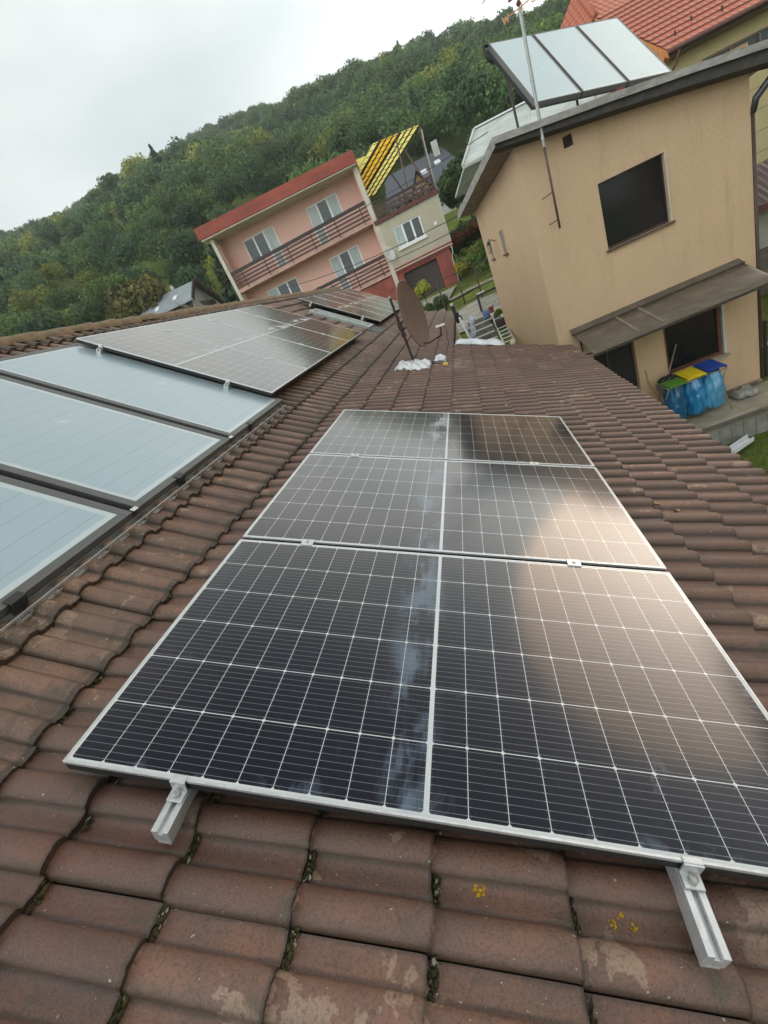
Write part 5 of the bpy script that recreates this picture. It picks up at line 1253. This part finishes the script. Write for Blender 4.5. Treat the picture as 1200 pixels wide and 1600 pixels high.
def row_pts(t): return t*4.33
for k_ in range(NR):
    y0=4.33*k_/NR; y1=4.33*(k_+1)/NR; lift=.045
    P=[rp(0,y0,sl*y0+lift),rp(9,y0,sl*y0+lift),rp(9,y1,sl*y1),rp(0,y1,sl*y1)]
    q0=L_*k_/NR; q1=L_*(k_+1)/NR
    m_.quad(P,uv=[(0,.34*k_),(9,.34*k_),(9,.34*(k_+1)),(0,.34*(k_+1))])
    m_.quad([rp(0,y0,sl*y0-.0),rp(9,y0,sl*y0-.0),rp(9,y0,sl*y0+lift),rp(0,y0,sl*y0+lift)],uv=[(0,0)]*4)
A0=rp(0,4.33,2.97)
m_.quad([rp(0.0,4.33,2.97),rp(9,4.33,2.97),rp(9,7.2,4.94),rp(.75,7.2,4.94)],uv=[(0,0),(9,0),(9,2.7),(.75,2.7)])
m_.quad([rp(0,4.33,2.97),rp(.75,7.2,4.94),rp(-.5,9.5,3.0)],uv=[(0,0),(0,3),(3,0)])
rr_=m_.build('roof',M_RED,rh)
m_=MB(); m_.prism([rp(.02,.05,-.06),rp(8.9,.05,-.06),rp(8.9,4.3,2.88),rp(.02,4.3,2.88)],(0,0,-.12)); m_.build('roof_boarding',M_DKR,rr_)
m_=MB(); m_.tube([rp(0,4.33,3.03),rp(.75,7.2,5.0)],.12,8); m_.build('hip_cap',rough_mat('hip_red',(.42,.12,.07),.7),rr_,smooth=True)
m_=MB(); m_.prism([rp(-.02,0,-.02),rp(-.02,.62,.38),rp(-.02,.62,-.34)],RD*.25); m_.prism([rp(-.03,0,-.02),rp(-.03,4.33,2.95),rp(-.03,4.33,2.77),rp(-.03,0.0,-.20)],RD*.04); m_.build('orange_eaves_end',rough_mat('orange_wood',(.50,.20,.06),.6),rr_)
m_=MB(); m_.tube([rp(-.02,-.08,-.03),rp(9,-.08,-.03)],.07,8); m_.tube([rp(.35,-.05,-.08),rp(.3,.1,-.4),rp(.18,.5,-.75),rp(.18,.55,-4)],.045,8); m_.build('gutter',rough_mat('copper_gutter',(.13,.055,.045),.5),rr_,smooth=True)
for k_ in range(10):
    m_=MB(); a_=.6+k_*.8; y_=.5+(k_%2)*.33; m_.bar(rp(a_,y_,sl*y_+.05),rp(a_,y_+.02,sl*y_+.20),.05,.03); m_.build('snow_guard',M_RUST,rr_)
m_=MB(); m_.prism([rp(.12,.62,.2),rp(.12,6,.2),rp(.12,6,-6),rp(.12,.62,-6)],RD*.05); m_.prism([rp(.12,.62,.25),rp(.12,4.3,2.75),rp(.12,6,2.6),rp(.12,6,.2),rp(.12,.62,.2)],RD*.05); m_.build('gable_wall',rough_mat('grey_gable',(.40,.37,.31),.9),rh)
def clad():
    m=NT('yellow_cladding'); o=m.coord(); so_=m.n('ShaderNodeSeparateXYZ'); m.l(o,so_.inputs[0]); fr=m.M('FRACT',m.M('MULTIPLY',so_.outputs['Z'],1.45))
    c=m.mix(m.noise(o,2,5),(.37,.30,.15),(.46,.38,.21)); c=m.mix(m.ss(fr,.06,.0),c,(.12,.10,.06)); c=m.mix(m.M('MULTIPLY',m.ss(m.noise(o,6,5,.7),.5,.7),.4),c,(.26,.21,.12)); m.val(c,m.b.inputs['Base Color']); m.set(Roughness=.9); m.bump(m.noise(o,30,4),.4,.02); return m.m
m_=LB(RO,RD,RN); m_.wall(.17,9,-6,.22,[(1.5,4.6,-1.42,-.62)],y=.62,depth=.15); m_.build('wall',clad(),rh)
m_=LB(RO,RD,RN); m_.b(1.5,4.6,.72,.76,-1.42,-.62); w_=m_.build('window',M_GLP,rh)
m_=LB(RO,RD,RN)
for a_ in (1.5,2.5,3.5,4.5): m_.b(a_,a_+.07,.66,.719,-1.42,-.62)
m_.b(1.57,4.6,.66,.718,-.68,-.62); m_.b(1.57,4.6,.66,.718,-1.42,-1.36); m_.build('frame',plain('brown_frame',(.16,.12,.09),.6),w_)

# right edge: shed, walls, garden things
sd_=empty('brown_shed',(8.9,14,-2),'low shed with brown corrugated roof glimpsed right of the tan house','shed')
m_=MB(); G=[[V3(7.2+i*.05,13.2+t*1.6,-1.02+.78*t+.016*sin(i*1.9)) for t in (0,.5,1)] for i in range(80)]; m_.grid(G); o=m_.build('roof',rough_mat('brown_corrugated',(.085,.055,.045),.6,.3,4),sd_); s__=o.modifiers.new('t','SOLIDIFY'); s__.thickness=.01
m_=MB(); m_.bar((7.1,13.18,-1.08),(11.2,13.18,-1.08),.05,.16); m_.build('fascia',rough_mat('brown_fascia',(.12,.06,.045),.6),o)
m_=MB(); m_.box(7.3,11.1,13.6,14.8,-2.05,-1.1); m_.build('wall',rough_mat('shed_wall',(.40,.39,.35),.9,.15,2),sd_)
for x_ in (7.4,8.7,10.0): m_=MB(); m_.bar((x_,13.3,-2.9),(x_,13.3,-1.1),.07,.07); m_.build('post',M_DARKMETAL,sd_)
sw=MB(); sw.box(6.8,11.5,13.45,13.6,-3.2,-2.05); o=sw.build('garden_wall',rough_mat('mossy_wall',(.12,.115,.085),.95,.4,4,c2=(.22,.20,.16))); tag(o,'dark mossy garden wall below the brown shed','wall')
bg_=empty('black_gate',(7.0,10.1,-3.9),'black iron gate post and rails at the right corner of the tan house','gate')
for x_ in (6.62,6.80,7.6): m_=MB(); m_.bar((x_,10.05,-3.95),(x_,10.05,-2.75),.045,.045); m_.build('post',M_BLK,bg_)
m_=MB(); m_.bar((6.6,10.05,-2.8),(7.6,10.05,-2.8),.03,.03); m_.bar((6.6,10.05,-3.75),(7.6,10.05,-3.75),.03,.03); m_.build('rail',M_BLK,bg_)
bk=empty('white_bucket',(8.35,12.9,-2.9),'white bucket standing on the grass right of the tan house','bucket'); m_=MB(); m_.tube([V3(8.35,12.9,-3.22),V3(8.35,12.9,-2.88)],[.12,.15],14); m_.build('tub',M_WHITE,bk,smooth=True,auto=True); m_=MB(); m_.tube([V3(8.35+.16*cos(t),12.9+.02,-2.88+.16*sin(t)) for t in np.linspace(0,pi,9)],.006,5); m_.build('handle',M_ALUD,bk)
crumpled('blue_tarpaulin','blue tarpaulin heap on the grass right of the tan house',V3(8.45,12.4,-3.3),V3(1,0,0),V3(0,1,0),V3(0,0,1),.5,.5,.35,41,plain('blue_tarp',(.03,.09,.42),.5))
m_=MB(); m_.tube([V3(7.2,11.3,-3.72),V3(8.6,11.6,-3.62)],.045,10); o=m_.build('pale_pipe',plain('pale_pipe',(.42,.43,.42),.5),smooth=True); tag(o,'thick pale pipe lying on the grass bank right of the tan house','pipe')
m_=MB(); m_.tube([V3(7.4+.35*t/10+.28*sin(t*.9),11.0+.22*cos(t*.9),TH(7.6,11)+.07+.005*t) for t in range(26)],.014,6); o=m_.build('garden_hose',plain('pale_hose',(.52,.52,.38),.5),smooth=True); tag(o,'coiled pale garden hose lying on the grass','hose')

# overhead cables
for a,b,sag,lab in ((V3(2.6,16,2.0),V3(-7.4,24,3.4),.25,'black overhead cable crossing the beige wing, the upper one'),(V3(2.3,17,1.75),V3(-5.2,22,2.55),.2,'black overhead cable crossing the garage front, the lower one'),(V3(3.6,20,4.25),V3(-9.5,24,5.2),.25,'thin pale overhead cable passing below the yellow awning')):
    m_=MB(); m_.tube([a+(b-a)*t+V3(0,0,-sag*4*t*(1-t)) for t in np.linspace(0,1,15)],.013,5); o=m_.build('overhead_cable',M_BLK); tag(o,lab,'cable')

# added unseen house on the right, put in for the front panels to mirror
nh=empty('added_side_house',(11.5,5,-4.4),'beige rendered house right of the lawn, unseen, added for front panels to mirror','house')
m_=LB(V3(9.8,1.6,0),V3(.10,.995,0),V3(.995,-.10,0)); m_.wall(0,6.6,-4.5,3.6,[(1.0,2.2,-.2,1.2),(4.2,5.4,-.2,1.2)],depth=.15)
m_.quad([m_.P(6.6,0,-4.5),m_.P(6.6,6,-4.5),m_.P(6.6,6,3.6),m_.P(6.6,0,3.6)]); m_.quad([m_.P(0,0,-4.5),m_.P(0,0,3.6),m_.P(0,6,3.6),m_.P(0,6,-4.5)]); m_.build('wall',render_mat('warm_render',(.60,.43,.30),(.5,.36,.25)),nh)
for a0 in (1.0,4.2):
    m_=LB(V3(9.8,1.6,0),V3(.10,.995,0),V3(.995,-.10,0)); m_.b(a0,a0+1.2,.12,.15,-.2,1.2); w_=m_.build('window',M_GLASSD,nh)
    m_=LB(V3(9.8,1.6,0),V3(.10,.995,0),V3(.995,-.10,0)); m_.b(a0+.57,a0+.63,.08,.119,-.2,1.2); m_.b(a0,a0+1.2,.08,.118,-.2,-.14); m_.b(a0,a0+1.2,.08,.118,1.14,1.2); m_.build('frame',M_WHITE,w_)
m_=LB(V3(9.8,1.6,0),V3(.10,.995,0),V3(.995,-.10,0))
m_.prism([m_.P(-.5,-.6,3.35),m_.P(7.1,-.6,3.35),m_.P(7.1,3,5.6),m_.P(-.5,3,5.6)],(0,0,.14)); m_.prism([m_.P(-.5,6.6,3.35),m_.P(7.1,6.6,3.35),m_.P(7.1,3,5.6),m_.P(-.5,3,5.6)],(0,0,.14)); m_.build('roof',rough_mat('brown_side_roof',(.10,.06,.045),.8,.2,4),nh)
# ------------------------------------------------------------------ vegetation
def leaf_material(name='foliage'):
    m=NT(name); at=m.n('ShaderNodeAttribute',attribute_name='tint'); o=m.coord()
    c=m.mix(m.M('MULTIPLY',m.noise(o,1.3,3),.5),at.outputs['Color'],(.05,.08,.025)); m.val(c,m.b.inputs['Base Color']); m.set(Roughness=.7,Specular_IOR_Level=.25)
    t=m.n('ShaderNodeBsdfTranslucent'); m.l(c,t.inputs['Color']); ms=m.n('ShaderNodeMixShader'); ms.inputs[0].default_value=.25; out_=[n_ for n_ in m.t.nodes if n_.type=='OUTPUT_MATERIAL'][0]
    m.l(m.b.outputs[0],ms.inputs[1]); m.l(t.outputs[0],ms.inputs[2]); m.l(ms.outputs[0],out_.inputs['Surface']); return m.m
M_LEAFM=leaf_material()
M_BARK=rough_mat('bark',(.085,.065,.048),.95,.35,14,bump=.6)
def crown_cards(rng,n,size,lobes=11,squash=1.0,conifer=False):
    """n triangles through a unit crown (radius 1, centre 0)"""
    if conifer:
        t=rng.random(n)**.75; z=1.0-2.0*t; tier=1+.18*np.sin(t*34); rad_=(t*.95+.03)*tier*(.55+.45*rng.random(n)**.5)*.62; a=rng.uniform(0,2*pi,n)
        C=np.stack([rad_*np.cos(a),rad_*np.sin(a),z-.12*rad_],1)
        nrm=np.stack([np.cos(a)*.6,np.sin(a)*.6,np.full(n,.7)],1)
    else:
        d=rng.normal(size=(lobes,3)); d/=np.linalg.norm(d,axis=1)[:,None]; d[:,2]=np.abs(d[:,2])*.9-.25
        lc=d*rng.uniform(.35,.66,(lobes,1)); lr=rng.uniform(.30,.50,lobes)
        k_=rng.integers(0,lobes,n); v=rng.normal(size=(n,3)); v/=np.linalg.norm(v,axis=1)[:,None]
        rr=lr[k_]*(.72+.34*rng.random(n)); C=lc[k_]+v*rr[:,None]; C[:,2]*=squash
        nrm=v
    q=rng.normal(size=(n,3))*.55+nrm; q/=np.linalg.norm(q,axis=1)[:,None]
    u=np.cross(q,rng.normal(size=(n,3))); u/=np.linalg.norm(u,axis=1)[:,None]; w_=np.cross(q,u)
    s_=size*(.6+.8*rng.random((n,1)))
    return np.stack([C-u*s_*.6-w_*s_*.35,C+u*s_*.6-w_*s_*.35,C+w_*s_*.75],1)   # n,3,3
def tint_of(rng,base,n,var=.22):
    base=tuple(min(.5,x*1.25) for x in base)
    b=np.array(base)[None,:]*(1+var*rng.normal(size=(n,1))); b=b*(1+.06*rng.normal(size=(n,3))); return np.clip(b,.004,.6)
def tris_obj(name,T,tint,mat,parent=None):
    V=T.reshape(-1,3); F=np.arange(len(V)).reshape(-1,3); col=np.ones((len(V),4)); col[:,:3]=np.repeat(tint,3,0)
    return mesh_np(name,V,F,mat,parent,attr={'tint':col},smooth=False)
# the wooded hillside
rng=np.random.default_rng(21)
PROT=[crown_cards(np.random.default_rng(100+i),2400,.078,9+i%5,.95) for i in range(10)]
PCON=[crown_cards(np.random.default_rng(200+i),1200,.10,conifer=True) for i in range(4)]
TT=[];CC=[];cnt=0
def blocked(x,y):
    if -12.5<x<3.2 and y<42: return True
    if -4.3<x<5.4 and y<56: return True
    if x<-4.3 and x>-12.5 and y<45: return True
    if x>2 and y<40: return True
    if -25.5<x<-16.8 and y<41: return True
    return False
r=46.
while r<262:
    step=4.0+r*.007; da=step/r; az=-1.02+rng.random()*da
    while az<.52:
        rr_=r+rng.normal()*step*.28; a2=az+rng.normal()*da*.25; x=1.2+rr_*sin(a2); y=-.47+rr_*cos(a2)
        az+=da
        if blocked(x,y): continue
        if a2>.30 and r<60: continue
        con=rng.random()<.018; P=(PCON if con else PROT)[rng.integers(0,4 if con else 10)]
        R_=(rng.uniform(1.9,3.2)+r*.001)*(1.0 if not con else .95); th_=rng.uniform(0,2*pi); ca,sa=cos(th_),sin(th_)
        hz=R_*(rng.uniform(.85,1.15) if not con else 1.1)
        far_=r>150
        Q=P[:1500] if r<80 else P[:1000] if r<130 else P[:650]
        if r>=130: Q=Q.mean(1,keepdims=True)+(Q-Q.mean(1,keepdims=True))*1.6
        elif r>=80: Q=Q.mean(1,keepdims=True)+(Q-Q.mean(1,keepdims=True))*1.35
        sc=1.0
        X_=(Q[...,0]*ca-Q[...,1]*sa)*R_; Y_=(Q[...,0]*sa+Q[...,1]*ca)*R_; Z_=Q[...,2]*hz
        z0=TH(x,y)+(rng.uniform(3.6,6.2) if not con else rng.uniform(4.6,6))
        TT.append(np.stack([X_+x,Y_+y,Z_+z0],-1))
        t=rng.random(); gv=rng.uniform(.74,1.3); patch=sin(x*.043+1)*sin(y*.037+.5)+.5*sin(x*.11-y*.09)
        if con: base=(.034,.058,.034)
        elif t<.07+.10*max(0,patch): base=(.170,.185,.040)
        elif t<.45: base=(.085,.132,.040)
        elif t<.75: base=(.066,.110,.040)
        else: base=(.048,.084,.040)
        base=tuple(b*1.28*gv*(1+.18*patch) for b in base)
        CC.append(tint_of(rng,base,len(Q),.20)); cnt+=1
    r+=step*.86
for r in np.arange(59,104,4.0):                 # the foot of the wood above the grey roofed house
    for az in np.arange(-.12,.26,4.0/r):
        a2=az+rng.normal()*.012; rr_=r+rng.normal()*1.0; x=1.2+rr_*sin(a2); y=-.47+rr_*cos(a2)
        if -4.6<x<5.6 and y<60: continue
        Q=PROT[rng.integers(0,10)][:1400]; R_=rng.uniform(2.4,3.5)
        TT.append(np.stack([Q[...,0]*R_+x,Q[...,1]*R_+y,Q[...,2]*R_*1.1+TH(x,y)+rng.uniform(3.0,5.4)],-1))
        gv=rng.uniform(.7,1.4); CC.append(tint_of(rng,tuple(b*gv for b in ((.085,.128,.05) if rng.random()<.6 else (.062,.10,.045))),len(Q),.2)); cnt+=1
T=np.concatenate(TT); Cc=np.concatenate(CC)
fo=tris_obj('forest',T,Cc,M_LEAFM); fo['kind']='stuff'
print('forest trees',cnt,'tris',len(T))
# trunks on the skyline stay inside the crowns; single trees and shrubs in front of the wood
def tree(name,x,y,h,rc_,base,label,n=3800,size=.11,conifer=False,squash=1.0,seed=0,cz=None,var=.25,z0=None,group=None,cat='tree',trunk=True):
    rg=np.random.default_rng(seed+500); z0=TH(x,y) if z0 is None else z0
    root=empty(name,(x,y,z0),label,cat,group)
    P=crown_cards(rg,n,size,14,squash,conifer)
    if conifer: P=P*np.array([rc_/.6,rc_/.6,h*.46]); czz=z0+h*.54
    else: P=P*np.array([rc_,rc_,rc_]); czz=z0+(h-rc_*squash*.95) if cz is None else z0+cz
    P=P+np.array([x,y,czz]); o=tris_obj('crown',P,tint_of(rg,base,n,var),M_LEAFM,root)
    if trunk:
        m_=MB(); m_.tube([V3(x,y,z0-.3),V3(x+.05*h*.1,y,z0+(czz-z0)*.55),V3(x,y,czz+(rc_*.3 if not conifer else h*.4))],[max(.03,h*.018),max(.02,h*.013),.02],8)
        for k_ in range(5 if not conifer else 0):
            a_=rg.uniform(0,6.28); zz=z0+(czz-z0)*(.6+.3*rg.random()); m_.tube([V3(x,y,zz),V3(x+cos(a_)*rc_*.6,y+sin(a_)*rc_*.6,zz+rc_*.55)],[h*.009,.012],6)
        m_.build('trunk',M_BARK,root,smooth=True)
    return root
tree('olive_tree',-24.4,36.5,7.8,3.1,(.125,.110,.030),'olive brown round tree standing left of the small grey roofed house',4800,.10,seed=1,z0=3.7)
tree('broad_tree',-30.2,37.5,6.6,2.8,(.120,.120,.035),'yellowish spreading tree at the left, lower than the olive tree beside it',4200,.10,seed=2,z0=4.0)
tree('broad_tree',-38,40,7.0,3.2,(.042,.070,.024),'dark green tree at the far left picture edge above the ridge tiles',4200,.10,seed=3,z0=4.2)
tree('spruce_tree',-15.6,37,9.6,2.2,(.040,.055,.034),'greyish spruce just left of the pink house corner',3600,.10,True,seed=4,z0=2.2)
tree('spruce_tree',-17.6,41,8.2,2.0,(.036,.054,.034),'shorter greyish spruce between the small far house and the pink house',3200,.10,True,seed=5,z0=2.6)
tree('walnut_tree',3.2,36.6,6.5,2.15,(.050,.080,.022),'dense dark green tree right of the beige wing',5200,.095,seed=6,z0=.9)
tree('garden_shrub',1.9,32.4,2.6,1.35,(.060,.095,.022),'lower green shrub under the dense tree right of the wing',3000,.10,seed=7,z0=.4,cat='shrub',trunk=False,cz=1.5)
tree('garden_shrub',3.6,33.5,3.2,1.6,(.045,.075,.022),'shrub of middle green partly hidden by the tan roof corner',3000,.10,seed=8,z0=.7,cat='shrub',trunk=False,cz=1.7)
tree('red_leaved_bush',1.75,31.0,1.5,.62,(.15,.045,.025),'dark red leaved bush in the garden right of the beige wing',1500,.12,seed=9,z0=1.55,cat='bush',trunk=False,cz=.5)
tree('red_leaved_bush',2.9,31.6,1.5,.66,(.16,.055,.03),'second red leaved bush nearer the tan roof corner',1500,.12,seed=10,z0=1.75,cat='bush',trunk=False,cz=.5)
tree('yellow_shrub',-.62,23.0,1.6,.50,(.50,.52,.06),'round bright yellow green shrub in front of the brown garage door',2600,.13,seed=11,z0=-.85,cat='shrub',cz=1.28)
tree('hedge_bush',-.55,22.6,.9,.48,(.055,.085,.022),'dark green bush at the foot of the yellow shrub',2200,.12,seed=12,z0=-.98,cat='bush',trunk=False,cz=.42)
tree('hedge_bush',.05,23.6,.9,.50,(.075,.105,.028),'green bush right of the yellow shrub, by the thin fence',2200,.12,seed=13,z0=-.95,cat='bush',trunk=False,cz=.42)
gsp=[(1.6,27.4,.55,(.17,.17,.02)),(2.3,27.6,.6,(.07,.12,.02)),(1.3,28.3,.5,(.34,.20,.02)),(2.0,28.6,.6,(.12,.16,.03)),(2.9,28.2,.65,(.06,.10,.02)),(1.5,29.4,.5,(.09,.13,.03)),(2.5,29.8,.6,(.20,.22,.05)),(3.3,29.4,.6,(.07,.11,.025)),(1.9,30.4,.5,(.12,.17,.04)),(3.0,26.6,.6,(.05,.085,.02)),(2.4,25.9,.5,(.08,.11,.03))]
nm_=['yellowish low plant beside the garden path','green plant in the middle of the garden bed','orange flowering plant by the drainpipe side of the bed','light green plant behind the orange one','dark green plant toward the tan house wall','mid green plant near the wing','pale yellow green plant in the back of the bed','dark plant at the back by the tan wall','light plant highest in the bed','dark bush behind the mesh fence next to the tan wall','green bush low behind the mesh fence']
for k_,((x_,y_,r_,c_),lb) in enumerate(zip(gsp,nm_)):
    tree('garden_plant',x_,y_,r_*1.6,r_,c_,lb,900,.16,seed=30+k_,z0=TH(x_,y_)+(.35+.09*(y_-26)),cat='plant',trunk=False,cz=r_*.6,group='plants in the garden bed',squash=.8)
pp_=empty('potted_plant',(1.98,13.75,-1.45),'small green plant in a dark trough by the tan side wall','potted plant')
P=crown_cards(np.random.default_rng(77),900,.14,8)*.20+np.array([1.98,13.75,-.98]); tris_obj('leaves',P,tint_of(rng,(.11,.17,.02),900),M_LEAFM,pp_)
m_=MB(); m_.box(1.80,2.10,13.5,13.85,-1.4,-1.12); m_.build('trough',M_DKR,pp_,bevel=.01)
for k_,(x_,y_,z_,lb) in enumerate(((8.1,11.1,-3.6,'dark bush above the black gate right of the tan house'),(8.8,11.8,-3.4,'dark bush behind the garden hose'))): tree('dark_bush',x_,y_,1.0,.5,(.035,.05,.02),lb,1500,.14,seed=60+k_,z0=z_,cat='bush',trunk=False,cz=.35)
# lawn blades where the grass is close to the camera
rg=np.random.default_rng(8); n=26000; x=rg.uniform(3.2,8.5,n); y=rg.uniform(3.0,9.0,n); lim=8.62+.143*(x-5.2); k_=y<lim; x,y=x[k_],y[k_]; n=len(x)
z=terrain_h(x,y); h=rg.uniform(.02,.055,n); a=rg.uniform(0,2*pi,n); w_=.006; b0=np.stack([x-w_*np.cos(a),y-w_*np.sin(a),z],1); b1=np.stack([x+w_*np.cos(a),y+w_*np.sin(a),z],1); t_=np.stack([x+rg.normal(0,.018,n),y+rg.normal(0,.018,n),z+h],1)
T=np.stack([b0,b1,t_],1); gr_=tris_obj('lawn_grass',T,tint_of(rg,(.085,.135,.025),n,.3),M_LEAFM); gr_['kind']='stuff'
# ------------------------------------------------------------------ valley haze
hz=MB(); hz.box(-640,640,-640,640,-12,122); hzo=hz.build('haze',None,kind='stuff')
hm=bpy.data.materials.new('haze_air'); hm.use_nodes=True; ht=hm.node_tree; ht.nodes.clear()
ho=ht.nodes.new('ShaderNodeOutputMaterial'); hv=ht.nodes.new('ShaderNodeVolumePrincipled'); hv.inputs['Density'].default_value=.0007; hv.inputs['Color'].default_value=(.92,.96,1,1); hv.inputs['Anisotropy'].default_value=.2
ht.links.new(hv.outputs[0],ho.inputs['Volume']); hzo.data.materials.clear(); hzo.data.materials.append(hm)
print('objects', len(bpy.data.objects), 'verts', sum(len(m.vertices) for m in bpy.data.meshes))
